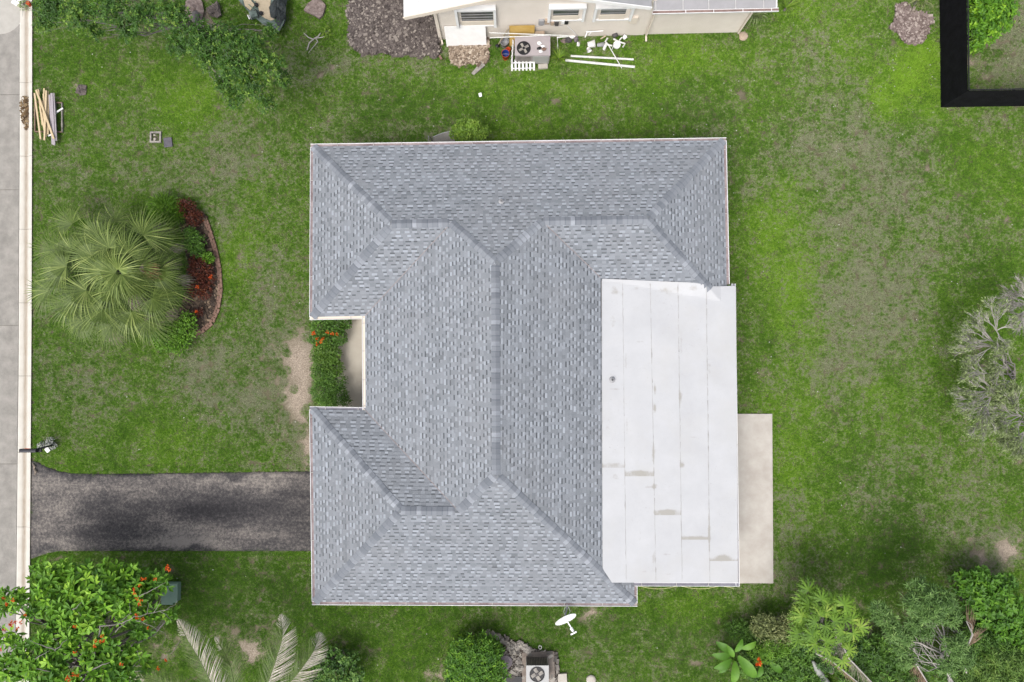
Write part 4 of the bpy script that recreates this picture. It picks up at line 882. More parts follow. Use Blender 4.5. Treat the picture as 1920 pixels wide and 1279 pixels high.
# ---- fan palm
def fan_leaf(mb,hub,d,up,R,rg,tone,spread=2.1,nseg=36,droop=.35,w=.042):
    d=Vector(d).normalized(); s=d.cross(Vector(up)).normalized(); n=s.cross(d)
    for i in range(nseg):
        a=(i/(nseg-1)-.5)*2*spread+rg.uniform(-.03,.03); L=R*(1-.28*(abs(a)/spread)**2)*rg.uniform(.86,1.08)
        e=(d*math.cos(a)+s*math.sin(a)); sd=(s*math.cos(a)-d*math.sin(a)); bend=rg.uniform(.7,1.3)*droop
        q=[hub, hub+e*L*.45+n*L*.05, hub+e*L*.75-Vector((0,0,1))*L*bend*.25, hub+e*L-Vector((0,0,1))*L*bend]
        ws=[w*.25,w*.95,w*.6,.004]; vs=[]
        for p,ww in zip(q,ws): vs+=[p+sd*ww/2+n*ww*.12,p-sd*ww/2-n*ww*.12]
        mb.add(vs,[(0,1,3,2),(2,3,5,4),(4,5,7,6)],max(0,min(1,tone+rg.gauss(0,.24))))
pc=P(224,520,0); palm=thing('fan_palm','big round fan palm clump with drooping grey green leaves beside the kerb','palm',pc); rg=random.Random(3)
obj('trunk',MB().tube([pc-Vector((0,0,.05)),pc+Vector((.05,.03,.7)),pc+Vector((0,.05,1.35))],[.3,.26,.2],10),M['bark'],palm)
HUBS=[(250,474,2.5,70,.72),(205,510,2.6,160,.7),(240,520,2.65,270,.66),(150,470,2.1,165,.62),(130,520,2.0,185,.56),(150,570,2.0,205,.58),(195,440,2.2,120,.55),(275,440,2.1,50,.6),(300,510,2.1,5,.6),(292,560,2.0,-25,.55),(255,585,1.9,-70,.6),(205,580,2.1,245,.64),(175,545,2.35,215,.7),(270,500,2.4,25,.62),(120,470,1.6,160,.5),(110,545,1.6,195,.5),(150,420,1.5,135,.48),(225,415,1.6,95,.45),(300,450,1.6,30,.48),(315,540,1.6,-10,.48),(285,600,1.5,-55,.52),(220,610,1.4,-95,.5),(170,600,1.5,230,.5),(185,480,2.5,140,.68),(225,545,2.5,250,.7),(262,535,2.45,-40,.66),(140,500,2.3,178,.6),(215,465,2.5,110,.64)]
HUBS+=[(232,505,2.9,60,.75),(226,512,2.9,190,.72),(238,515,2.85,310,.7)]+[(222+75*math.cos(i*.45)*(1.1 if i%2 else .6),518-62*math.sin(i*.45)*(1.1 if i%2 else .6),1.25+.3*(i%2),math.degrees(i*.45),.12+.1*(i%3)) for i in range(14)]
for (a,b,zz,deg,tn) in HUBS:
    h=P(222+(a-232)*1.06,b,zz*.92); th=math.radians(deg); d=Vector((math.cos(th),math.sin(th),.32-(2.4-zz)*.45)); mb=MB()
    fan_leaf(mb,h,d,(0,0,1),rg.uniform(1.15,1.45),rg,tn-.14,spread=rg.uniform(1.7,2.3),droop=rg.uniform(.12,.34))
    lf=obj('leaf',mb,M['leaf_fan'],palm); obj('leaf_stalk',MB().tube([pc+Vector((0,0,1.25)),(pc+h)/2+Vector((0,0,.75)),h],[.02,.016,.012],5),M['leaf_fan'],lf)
for (a,b,zz,deg) in [(340,470,.9,20),(350,525,.8,0),(335,585,.7,-30),(318,600,.6,-45),(310,440,1.2,35),(265,560,2.2,-25),(285,505,2.3,10),(240,620,.6,-90),(330,500,1.3,15),(295,590,1.2,-45)]:
    h=P(a-25,b,zz); th=math.radians(deg); mb=MB(); fan_leaf(mb,h,(math.cos(th),math.sin(th),-.25),(0,0,1),rg.uniform(.6,.9),rg,rg.uniform(.25,.8),spread=rg.uniform(.5,1.0),nseg=16,droop=.3,w=.035)
    obj('dead_leaf',mb,M['deadleaf'],palm)
mb=MB()
for i in range(70):
    a=rg.uniform(-.6,.4); q=P(278,505,2.3)+Vector((rg.gauss(0,.12),rg.gauss(0,.12),0)); mb.bar(q,q+Vector((math.cos(a)*.35,math.sin(a)*.3,rg.uniform(-.1,.1))),.02,.012)
obj('seed_stalk',mb,mat('brown_seed_stalk',(.09,.05,.02),(.2,.13,.05)),palm)
# ---- planting bed behind the palm
bush('spiky_shrub','feathery yellow green shrub above the fan palm next to the red croton',[(308,392,26,.7),(330,402,16,.6)],M['leaf_bright'],1500,.3,.022,shell=.2,out=1.2)
bush('croton','dark red croton at the upper end of the curved brick edging',[(350,392,17,.6),(366,408,14,.5),(340,385,10,.5)],M['leaf_croton'],700,.14,.05,group='crotons in the palm bed')
bush('croton','dark red croton in the middle of the palm bed',[(378,505,20,.6),(388,525,14,.5),(370,488,12,.5)],M['leaf_croton'],950,.13,.05,group='crotons in the palm bed',flowers=[(396,518,.65),(394,521,.66)],fl_r=.05)
bush('croton','brown and orange croton at the lower end of the palm bed',[(370,540,16,.5),(385,548,12,.4),(372,585,8,.35)],M['leaf_croton'],600,.12,.045,group='crotons in the palm bed',flowers=[(369,585,.45),(370,538,.55)],fl_r=.06)
bush('green_shrub','bright green shrub beside the brick edging between the crotons',[(366,455,18,.7),(358,440,12,.6),(372,472,12,.6)],M['leaf_mid'],1100,.11,.06)
bush('green_shrub','small light green shrub touching the inner side of the brick edging',[(390,484,10,.5)],M['leaf_bright'],350,.11,.05)
bush('green_shrub','bright green bush under the lower right edge of the fan palm',[(320,630,28,.8),(345,622,24,.8),(305,638,18,.6),(352,600,15,.7),(335,645,18,.6)],M['leaf_bright'],2900,.105,.055)
edge=thing('brick_edging','curved brick edging around the palm bed','edging',P(405,520,0)); arc=[(372,397),(384,412),(394,440),(403,470),(410,505),(412,545),(407,580),(396,605),(380,618),(362,627)]
ap=[P(a,b,0) for a,b in arc]; seg=[(ap[i+1]-ap[i]).length for i in range(len(ap)-1)]; tot=sum(seg); bm=None
def along(s):
    for i,L in enumerate(seg):
        if s<=L: return ap[i].lerp(ap[i+1],s/L),(ap[i+1]-ap[i]).normalized()
        s-=L
    return ap[-1],(ap[-1]-ap[-2]).normalized()
s=.1
while s<tot-.1:
    for row,off in((0,0),(1,.105)):
        q,d=along(s+(.1 if row else 0)); nn=Vector((d.y,-d.x,0)); mbb=MB().box((0,0,0),(.2,.095,.09),tone=rg.random()); o=obj('brick',mbb,M['brick'],edge); o.matrix_parent_inverse=Matrix.Translation(-edge.location)
        o.location=q-nn*off*.95+Vector((0,0,.045+rg.uniform(-.012,.012))); o.rotation_euler=(rg.uniform(-.08,.08),rg.uniform(-.08,.08),math.atan2(d.y,d.x)+rg.uniform(-.1,.1))
    s+=.218
# ---- porch hedge
bush('ixora_shrub','green shrub with orange flower heads at the top of the porch recess',[(602,616,17,.95),(628,612,17,1.0),(610,640,19,1.0),(636,632,14,.9),(648,606,10,.8),(592,636,11,.8)],M['leaf_mid'],2600,.11,.055,flowers=[(587,625,1.05),(590,624,1.05),(614,623,1.1),(623,626,1.1),(632,627,1.1),(606,635,1.1),(595,635,1.05),(602,641,1.1),(594,645,1.0)],fl_r=.06)
bush('hedge','loose light green hedge in the middle of the porch recess',[(606,660,18,.95),(624,664,16,.95),(606,682,18,.9),(628,690,15,.85)],leafmat('hedge_leaf',(.03,.075,.008),(.08,.165,.016),(.2,.28,.06)),2200,.1,.05)
bush('hedge','dense dark green hedge at the lower end of the porch recess',[(605,705,19,.95),(630,715,19,.9),(606,735,20,.95),(634,742,19,.9),(648,752,10,.8),(615,755,16,.9)],M['leaf_mid'],3600,.085,.04)
bush('round_bush','lime green bush standing against the far eave of the house',[(880,246,24,1.5),(862,252,16,1.3),(900,252,18,1.3),(886,236,10,1.7)],M['leaf_lime'],1800,.13,.055,spray=4)
# ---- south edge
bush('round_bush','round clipped glossy green bush beside the stony bed',[(892,1240,46,1.5),(875,1225,30,1.4),(910,1222,30,1.4),(868,1262,30,1.4),(915,1262,32,1.4)],leafmat('glossy_leaf',(.02,.07,.006),(.075,.19,.008),(.24,.42,.02)),5200,.16,.055,spray=4,shell=.85,flat=1.2)
bush('clustered_shrub','dark green shrub with rounded leaf clusters beside the dry palm fronds',[(a,b,11,1.0+.1*(i%3)) for i,(a,b) in enumerate([(610,1228),(628,1224),(645,1232),(660,1236),(600,1246),(620,1248),(640,1252),(658,1256),(672,1262),(590,1266),(608,1268),(630,1270),(650,1274),(666,1280),(585,1282),(640,1290),(612,1290)])],leafmat('cluster_leaf',(.014,.05,.008),(.06,.145,.016),(.2,.31,.07)),3800,.1,.065,spray=7,shell=.8,flat=1.0)
def frond(palm_t,pts,Lmax,rg,green,dry_side=0,n=95):
    """pinnate frond along pts; dry_side +1/-1 = leaflets on that side are dry"""
    m1,m2,mr=MB(),MB(),MB(); N=len(pts)-1
    def at(t): 
        x=t*N; i=min(int(x),N-1); return Vector(pts[i]).lerp(Vector(pts[i+1]),x-i),(Vector(pts[i+1])-Vector(pts[i])).normalized()
    mr.tube([at(k/10)[0] for k in range(11)],[.03*(1-k/11)+.004 for k in range(11)],5)
    for i in range(n):
        t=.12+.88*i/n; q,d=at(t); sd=d.cross(Vector((0,0,1))).normalized()
        L=Lmax*math.sin(math.pi*min(1,(.15+.85*t)))**.6*(1-.55*t)*1.2
        for sg in(-1,1):
            dry=(sg==dry_side and rg.random()<.93) or t>.82+rg.uniform(-.05,.1)
            e=(d*rg.uniform(.9,1.4)+sd*sg+Vector((0,0,rg.uniform(-.15,.15)))).normalized();w=.024; wd=d
            a=[q,q+e*L*.5,q+e*L-Vector((0,0,L*rg.uniform(.1,.35)))]; vs=[]
            for p,ww in zip(a,(w*.6,w,.004)): vs+=[p+d*ww/2,p-d*ww/2]
            (m2 if dry else m1).add(vs,[(0,1,3,2),(2,3,5,4)],rg.random())
    f=obj('frond',mr,green,palm_t); 
    if m1.f: obj('leaflets',m1,green,f)
    if m2.f: obj('dry_leaflets',m2,mat('bleached_leaflet',(.42,.36,.29),(.85,.77,.68),tone=.7,scale=6),f)
dp=thing('feather_palm','tall palm with half dried feathery fronds at the bottom edge','palm',P(470,1345,0)); top=P(475,1335,3.6)
obj('trunk',MB().tube([P(470,1345,-.05),P(474,1340,1.8),top],[.2,.17,.16],9),M['bark'],dp)
gfr=leafmat('frond_green',(.05,.085,.02),(.11,.16,.04),(.2,.25,.1))
def arcp(pts): return [P(a,b,z) for a,b,z in pts]
frond(dp,arcp([(440,1330,3.6),(400,1290,4.2),(375,1240,4.2),(352,1200,3.9),(332,1162,3.4)]),.95,rg,gfr,dry_side=1)
frond(dp,arcp([(455,1325,3.6),(440,1290,4.0),(432,1250,3.9),(420,1222,3.5),(402,1195,2.9)]),.75,rg,gfr,0)
frond(dp,arcp([(480,1330,3.6),(500,1285,4.3),(516,1240,4.4),(530,1195,4.2),(526,1152,3.6)]),1.0,rg,gfr,dry_side=1)
frond(dp,arcp([(490,1340,3.6),(525,1300,4.2),(560,1260,4.2),(588,1222,3.9),(600,1186,3.3)]),1.0,rg,gfr,dry_side=1)
frond(dp,arcp([(430,1340,3.4),(340,1300,3.6),(290,1275,3.2),(240,1268,2.4)]),.8,rg,gfr,0)
# ---- south-east corner planting
def cut_leaf(mb,c,d,R,rg,tone,n=9):
    """deeply cut palmate leaf: lobes with side fingers"""
    d=Vector(d); base=math.atan2(d.y,d.x); tilt=rg.uniform(-.1,.25)
    for i in range(n):
        a=base+(i/(n-1)-.5)*4.6; L=R*(1-.3*abs(i/(n-1)-.5)*2)*rg.uniform(.85,1.1); e=Vector((math.cos(a),math.sin(a),-.12+tilt*math.cos(a-base))); s=Vector((-math.sin(a),math.cos(a),0)); w=R*.085
        tn=max(0,min(1,tone+rg.gauss(0,.12)))
        q0,q1,q2=c,c+e*L*.55,c+e*L-Vector((0,0,L*.2)); mb.add([q0+s*w*.4,q0-s*w*.4,q1+s*w,q1-s*w,q2],[(0,1,3,2),(2,3,4)],tn)
        for sg in(-1,1):
            for f in(.45,.68): 
                p=c+e*L*f; ee=(e*.8+s*sg*.75).normalized(); x=p+ee*L*.34-Vector((0,0,L*.05)); mb.add([p+e*w*.5,p-e*w*.5,x],[(0,1,2)],tn)
def papaya(name,label,base,heads,m,R=.52,barkm=None):
    b=P(*base,0); t=thing(name,label,'tree',b); tr=MB(); rg=random.Random(int(base[0])); lf=MB(); 
    for (a,bb,z,k) in heads:
        h=P(a,bb,z); tr.tube(wob(b-Vector((0,0,.05)),h-Vector((0,0,.45)),4,.15,rg),[.09,.075,.06,.045,.01],6)
        for i in range(k):
            th=2*math.pi*i/k+rg.uniform(-.3,.3); r=rg.uniform(.03,.5); c=h+Vector((math.cos(th)*r,math.sin(th)*r,rg.uniform(-.12,.2)-r*.15)); tr.tube([h-Vector((0,0,.42)),c],[.011,.008],4); cut_leaf(lf,c,(math.cos(th),math.sin(th),0),R*rg.uniform(.8,1.15),rg,rg.uniform(.25,.8))
    obj('trunk',tr,M['bark'],t); obj('crown',lf,m,t); return t
papaya('cut_leaf_tree','yellow green tree with deeply cut leaves right of the broad leaved plant',(1560,1262),[(1535,1130,3.0,6),(1572,1142,3.1,6),(1502,1155,2.8,6),(1545,1168,3.3,6),(1588,1176,3.0,6),(1508,1190,2.7,6),(1540,1205,3.1,5),(1572,1222,2.7,5),(1515,1125,2.8,4)],leafmat('cut_leaf',(.035,.09,.008),(.115,.22,.015),(.32,.4,.07)))
bp=thing('broad_leaf_plant','bright broad leaved plant with one orange flower near the bottom edge','plant',P(1372,1232,0))
def big_leaf(mb,c,d,L,W,rg,tone):
    d=Vector(d).normalized(); s=Vector((-d.y,d.x,0)).normalized(); rows=[]; N=7; vs=[]
    for i in range(N):
        t=i/(N-1); w=W*math.sin(math.pi*(t*.93+.05))**.7*.5; p=c+d*L*t+Vector((0,0,.22*L*math.sin(t*2.2)-.25*L*t*t)); vs+=[p+s*w+Vector((0,0,w*.35)),p,p-s*w+Vector((0,0,w*.35))]
    fs=[]
    for i in range(N-1): fs+=[(3*i,3*i+1,3*i+4,3*i+3),(3*i+1,3*i+2,3*i+5,3*i+4)]
    mb.add(vs,fs,tone)
blm=leafmat('broad_leaf',(.03,.085,.008),(.075,.19,.012),(.17,.32,.04))
st=MB()
for (x,y,deg,L,z) in [(1375,1222,150,.75,1.0),(1370,1228,178,.7,.9),(1372,1236,205,.75,.9),(1378,1240,262,.8,.9),(1384,1230,310,1.0,1.1),(1378,1222,60,.55,1.1),(1390,1216,25,.6,1.0),(1365,1240,230,.55,.8),(1376,1232,120,.5,1.2),(1440,1240,-35,.65,1.0),(1428,1246,250,.5,.9),(1415,1240,60,.5,.9)]:
    mb=MB(); th=math.radians(deg); c=P(x,y,z); big_leaf(mb,c,(math.cos(th),math.sin(th),.1),L*1.12,.34*L/.75,rg,rg.uniform(.3,.85)); obj('leaf',mb,blm,bp,smooth=True); st.tube([P(x,y+2,0),c],[.025,.015],5)
obj('stem',st,blm,bp); flower(P(1421,1241,1.25),bp,.13,n=16)
bush('fine_shrub','fine leaved mid green shrub above the broad leaved plant',[(1385,1185,22,.9),(1405,1195,20,1.0),(1425,1205,20,1.0),(1372,1178,12,.7)],M['leaf_mid'],2600,.13,.024,out=1.0,shell=.3)
bush('variegated_shrub','cream and green variegated shrub beside the cut leaf tree',[(1430,1170,20,1.2),(1452,1180,20,1.3),(1470,1192,18,1.2),(1442,1200,18,1.2),(1420,1180,14,1.0),(1478,1165,14,1.1)],M['leaf_varieg'],2300,.14,.045,shell=.5)
bush('green_shrub','large fresh green shrub along the bottom edge beside the broad leaved plant',[(1450,1225,22,1.1),(1480,1235,24,1.2),(1510,1225,22,1.2),(1470,1262,24,1.2),(1505,1262,24,1.2),(1525,1275,20,1.1),(1450,1278,20,1.0),(1490,1210,18,1.2)],M['leaf_mid'],4200,.18,.06,spray=5,shell=.45)
bush('green_shrub','dark green shrub left of the grey branched tree',[(1610,1205,20,1.1),(1630,1225,22,1.2),(1612,1240,20,1.1),(1648,1205,16,1.0),(1655,1240,20,1.2),(1680,1265,22,1.2),(1640,1265,20,1.0)],M['leaf_mid'],2400,.2,.06,spray=8,shell=.4)
cl=[clump(*c) for c in [(1725,1105,3.2,22),(1745,1125,3.4,26),(1715,1130,3.3,22),(1770,1130,3.3,22),(1780,1155,3.2,20),(1740,1150,3.4,22),(1650,1145,2.9,16),(1665,1165,3.0,18),(1645,1158,2.8,12),(1675,1185,3.0,16),(1700,1195,3.0,14),(1790,1210,3.3,22),(1805,1235,3.2,20),(1775,1245,3.1,18),(1690,1215,2.9,14),(1712,1170,3.1,16),(1735,1185,3.0,14),(1700,1240,2.7,14)]]
ex=[([P(1790,1285,1.0)]+[P(a,b,2.6) for a,b in[(1766,1226),(1730,1208),(1712,1204),(1695,1190),(1676,1175)]],.09),([P(1780,1280,1.0)]+[P(a,b,2.8) for a,b in [(1774,1210),(1770,1190),(1765,1165),(1758,1152)]],.1),([P(a,b,2.8) for a,b in[(1774,1208),(1760,1180),(1748,1160)]],.05),([P(a,b,2.5) for a,b in[(1766,1246),(1738,1242),(1722,1240),(1712,1232)]],.05),([P(a,b,2.6) for a,b in[(1765,1210),(1755,1200),(1740,1200)]],.04),([P(a,b,2.6) for a,b in[(1762,1238),(1745,1230),(1730,1222),(1728,1208)]],.035),([P(a,b,2.5) for a,b in[(1812,1262),(1808,1230),(1815,1210),(1822,1190),(1822,1172),(1812,1164)]],.05),([P(a,b,2.6) for a,b in[(1760,1218),(1748,1212),(1735,1205)]],.03),([P(a,b,2.7) for a,b in[(1790,1185),(1780,1178),(1776,1165)]],.025),([P(a,b,2.7) for a,b in[(1800,1188),(1792,1182),(1786,1175)]],.025)]
tree('branched_tree','tree with curving bare grey branches and fine grey green leaves',(1785,1285),cl,leafmat('fine_grey_green',(.04,.095,.018),(.115,.215,.05),(.25,.37,.11)),7800,.22,.042,trunk_r=.1,fork=.3,extra=ex,shell=.1,out=1.0,limb=.13,spray=7,barkm=M['twig'])
bush('glossy_shrub','large dark broad leaved shrub at the right below the bare soil',[(1810,1095,22,1.6),(1838,1090,22,1.7),(1862,1102,24,1.7),(1835,1120,26,1.8),(1880,1128,26,1.8),(1855,1150,26,1.8),(1895,1160,26,1.7),(1905,1190,26,1.7),(1870,1185,26,1.6),(1820,1140,18,1.4),(1885,1095,16,1.4)],leafmat('glossy_dark',(.022,.075,.006),(.08,.2,.012),(.19,.35,.03)),4600,.2,.11,spray=5,shell=.6)
bush('fine_shrub','fine leaved olive green bush filling the bottom right corner',[(1830,1250,26,1.7),(1865,1240,28,1.9),(1900,1250,30,2.0),(1850,1275,28,1.9),(1890,1280,28,1.9),(1915,1225,24,1.8),(1820,1280,24,1.7),(1845,1215,20,1.4)],leafmat('olive_green',(.035,.085,.012),(.105,.2,.03),(.25,.36,.08)),6400,.22,.036,spray=6,shell=.4,out=.9)
bush('green_shrub','low dark shrub filling the gap under the grey branched tree',[(1700,1215,22,1.3),(1730,1235,24,1.3),(1700,1255,22,1.2),(1750,1262,24,1.3),(1790,1262,22,1.3),(1720,1280,24,1.2),(1810,1200,18,1.3),(1665,1215,18,1.1)],M['leaf_mid'],3200,.16,.045,spray=6,shell=.4)
bush('green_shrub','mid green shrub between the cut leaf tree and the dark shrub',[(1600,1262,22,1.2),(1625,1285,24,1.2),(1580,1250,18,1.0),(1590,1285,20,1.1)],M['leaf_mid'],1600,.15,.05,spray=5,shell=.5)
bush('fine_shrub','feathery green shrub below the variegated shrub',[(1445,1215,20,1.3),(1420,1222,18,1.2),(1465,1212,18,1.3)],M['leaf_bright'],1500,.16,.03,spray=5,shell=.4)
bush('green_shrub','dense dark green shrub behind the broad leaved plant',[(1400,1225,18,.8),(1415,1255,20,.8),(1440,1255,20,.9),(1395,1255,14,.6),(1425,1280,18,.8)],M['leaf_mid'],1900,.13,.05,spray=5,shell=.4)
bush('green_shrub','dark glossy shrub under the cut leaf tree',[(1532,1192,24,1.6),(1500,1200,20,1.4),(1560,1200,22,1.6),(1545,1235,22,1.4),(1590,1215,20,1.4)],M['leaf_dark'],2400,.17,.06,spray=6,shell=.4)
bush('fine_shrub','grey green feathery bush below the large broad leaved shrub',[(1825,1195,20,1.6),(1850,1205,22,1.7),(1812,1225,20,1.6),(1880,1212,20,1.7),(1790,1230,18,1.5)],M['leaf_mid'],2400,.2,.036,spray=6,shell=.4)
def dead_fan(label,pts,wid,rg,m,n=40):
    """a hanging dead frond: stalk with dry strips"""
    t=thing('dead_frond',label,'frond',P(pts[0][0],pts[0][1],0),'dead fronds in the corner planting'); a=[P(*q) for q in pts]; st=MB().tube(a,[.035,.03,.02][:len(a)] if len(a)<=3 else [.035*(1-.7*i/len(a)) for i in range(len(a))],5); f=obj('stalk',st,M['twig'],t); mb=MB()
    for i in range(n):
        k=rg.uniform(0,len(a)-1.01); j=int(k); p=a[j].lerp(a[j+1],k-j); d=(a[j+1]-a[j]).normalized(); s=d.cross(Vector((0,0,1))).normalized(); e=(d*1.0+s*wid*rg.uniform(.2,1.0)).normalized(); L=rg.uniform(.4,.9); w=.02
        q1=p+e*L*.5; q2=p+e*L-Vector((0,0,.1)); mb.add([p+s*w/2,p-s*w/2,q1+s*w/2,q1-s*w/2,q2],[(0,1,3,2),(2,3,4)],rg.random())
    obj('dry_strips',mb,m,t); return t
greyd=mat('grey_dry_strips',(.16,.15,.1),(.34,.32,.24),tone=.7,scale=5); brn=mat('brown_dry_strips',(.12,.075,.05),(.34,.24,.16),tone=.7,scale=5)
dead_fan('grey dry frond hanging below the cut leaf tree',[(1572,1195,2.2),(1592,1235,1.8),(1640,1285,1.5)],1.1,rg,greyd,110)
dead_fan('thin bare brown stalk beside the pale leaning trunk',[(1530,1225,1.6),(1560,1240,1.5),(1615,1285,1.4)],.5,rg,brn,25)
dead_fan('brown dried fan frond under the grey branched tree',[(1712,1236,1.3),(1728,1262,1.2),(1745,1290,1.1)],1.3,rg,brn,110)
dead_fan('dry grey curled frond right of the grey branched tree',[(1812,1215,1.9),(1824,1190,2.0),(1812,1165,1.9)],1.0,rg,brn,60)
obj_=obj('leaning_trunk',MB().tube([P(1560,1300,.0),P(1545,1278,.6),P(1532,1255,1.0),P(1524,1240,1.2)],[.24,.2,.13,.05],10),mat('pale_grey_bark',(.27,.28,.25),(.38,.39,.36),scale=4),smooth=True); tag(obj_,'smooth pale grey leaning trunk at the bottom edge','trunk')
# ---- twiggy trees on the right
def twiggy(name,label,base,hubs,rg,leafm,group,nlev=4,lf=900):
    b=P(*base,0); t=thing(name,label,'tree',b,group); mb=MB(); lb=MB(); tips=[]
    def grow(p,d,L,r,lev):
        q=p+d*L*.5+Vector((rg.uniform(-1,1),rg.uniform(-1,1),rg.uniform(-.4,.4)))*L*.07; e=p+d*L
        mb.tube([p,q,e],[r,r*.8,r*.6],4 if lev<2 else 3,cap=False)
        if lev==0: tips.append((e,d)); return
        for k in range(3 if lev>1 else 4):
            nd=(d+Vector((rg.gauss(0,.24),rg.gauss(0,.24),rg.gauss(-.02,.14)))).normalized(); s=rg.uniform(.35,1.0); grow(p.lerp(e,s),nd,L*rg.uniform(.55,.8),r*.64,lev-1)
        tips.append((e,d))
    for (x,y,z,tx,ty,tz,L) in hubs:
        h=P(x,y,z); f=b.lerp(h,.5)+Vector((0,0,.5)); lb.tube(wob(b-Vector((0,0,.05)),h,4,.2,rg),[.03,.027,.024,.022,.02],5); d=(P(tx,ty,tz)-h).normalized()
        for k in range(5): grow(h,(d+Vector((rg.gauss(0,.33),rg.gauss(0,.33),rg.gauss(0,.12)))).normalized(),L*rg.uniform(.7,1.0),.024,nlev)
    tk_=obj('trunk',lb,M['bark'],t); obj('twigs',mb,M['twig'],t)
    k=rg.choices(range(len(tips)),k=lf); pos=np.array([tips[i][0] for i in k])+RNG.normal(size=(lf,3))*.05; d=np.array([tips[i][1] for i in k])+RNG.normal(size=(lf,3))*.4
    obj('crown',leaf_mesh('crown',pos,d,RNG.normal(size=(lf,3))*.3+np.array([0,0,1.]),RNG.uniform(.08,.16,lf),RNG.uniform(.02,.035,lf),RNG.random(lf)),leafm,t)
rg=random.Random(8)
twiggy('bare_tree','nearly bare grey twigged tree reaching in from the right edge',(1905,705),[(1862,640,2.2,1800,600,2.6,.75),(1862,650,2.2,1770,650,2.2,.75),(1868,620,2.4,1830,575,2.8,.6),(1862,735,2.2,1795,745,2.4,.75),(1858,745,2.2,1790,795,2.4,.8),(1850,700,2.3,1780,690,2.3,.6),(1860,770,2.2,1820,830,2.4,.65),(1890,690,2.0,1850,680,2.5,.6),(1895,715,2.0,1860,735,2.5,.6),(1890,665,2.0,1860,640,2.6,.5)],rg,M['leaf_olive'],'twiggy trees at the right edge',4,6000)
twiggy('bare_tree','bare grey twigs with pale green tips at the right edge below the soil',(1930,800),[(1915,780,2.2,1850,760,2.5,.75),(1915,790,2.2,1855,820,2.5,.75),(1910,770,2.3,1880,715,2.6,.65),(1920,810,2.2,1880,855,2.5,.6)],rg,M['leaf_olive'],'twiggy trees at the right edge',4,6000)
twiggy('bare_tree','bare grey twigs at the right edge above the other twiggy trees',(1940,590),[(1930,570,2.2,1870,560,2.4,.65),(1930,580,2.2,1875,610,2.4,.6),(1930,560,2.3,1890,535,2.5,.5)],rg,mat('grey_leaf',(.1,.1,.07),(.2,.2,.15)),'twiggy trees at the right edge',4,500)
# ---- behind the black fence, and the strappy plant on the mulch bed
bush('hedge','bright green leafy shrub behind the black fence',[(1838,15,32,1.6),(1850,30,32,1.6),(1832,52,24,1.5),(1848,62,22,1.4),(1875,20,26,1.4),(1828,88,13,1.2),(1880,45,16,1.1),(1850,-25,34,1.6)],leafmat('shiny_lime_leaf',(.025,.09,.005),(.10,.24,.01),(.27,.46,.02)),4200,.17,.09,spray=4,shell=.65)
def strappy(label,c,n,L,m,rg,z=.25,w=.035):
    q=P(*c,0); mb=MB()
    for i in range(n):
        th=rg.uniform(0,6.28); l=L*rg.uniform(.7,1.1); e=Vector((math.cos(th),math.sin(th),0)); s=Vector((-e.y,e.x,0)); vs=[]
        for k in range(5):
            t=k/4; p=q+e*l*t+Vector((0,0,z+l*.75*math.sin(t*2.1)-l*.4*t*t)); ww=w*(1-t)**.7; vs+=[p+s*ww/2,p-s*ww/2]
        mb.add(vs,[(2*k,2*k+1,2*k+3,2*k+2) for k in range(4)],rg.random())
    t=thing('strappy_plant',label,'plant',q); obj('leaf_blades',mb,m,t); obj('stem',MB().tube([q,q+Vector((0,0,z+.02))],[.05,.04],6),M['bark'],t); return t
strappy('strappy light green plant on the pinkish mulch bed',(1714,8),22,.85,M['leaf_varieg'],rg)
strappy('spiky light green plant beside the faded air conditioner',(1047,112),46,.6,M['leaf_lime'],rg,.1)
strappy('grassy clump beside the corner of the neighbouring house',(1410,32),60,.75,M['leaf_olive'],rg,.1)
strappy('yellowish drooping plant right of the neighbouring house corner',(1470,20),26,.8,M['leaf_lime'],rg,.2)
bush('weed','small leafy weed beside the soil mound',[(612,62,10,.25)],M['leaf_lime'],120,.1,.04)
# ================================================================ neighbouring house (its wall faces this yard)
def onwall(px,py,off=0.0):
    """photo pixel -> (along wall, height) on the wall plane moved out by off"""
    d=ray(px,py); c=Vector((0,0,H)); a=NWALL_A+NN*off; t=(a-c).dot(NN)/d.dot(NN); q=c+d*t; return (q-NWALL_A).dot(NU),q.z
def W3(u,o,z): q=NWALL_A+NU*u+NN*o; return Vector((q.x,q.y,z))
def wbox(mb,u0,u1,z0,z1,o0,o1,tone=.5): mb.box(W3((u0+u1)/2,(o0+o1)/2,(z0+z1)/2),(abs(u1-u0),abs(o1-o0),abs(z1-z0)),basis=(NU,NN,Vector((0,0,1))),tone=tone); return mb
nh=thing('neighbour_house','cream stucco house with white roof and three windows at the top edge','house',NWALL_A)
OH=.42
LU,LZ=onwall(757,33,OH); RU,RZ=onwall(905,2,OH); RU2,RZ2=onwall(1110,0,OH); EU,EZ=onwall(1222,14,OH)
wu1=onwall(1208,62)[0]; wuR=(NWALL_B-NWALL_A).length
sl=(RZ-LZ)/(RU-LU); sr=(RZ2-EZ)/(EU-RU2); apex_u=(LZ-EZ+sr*0+sl*-LU*1.0+0)/1 if False else ((EZ+sr*EU)-(LZ-sl*LU))/(sl+sr); apex_z=LZ+sl*(apex_u-LU)
zl=LZ+sl*(0-LU)-.12; zr=EZ+sr*(EU-wu1)-.12
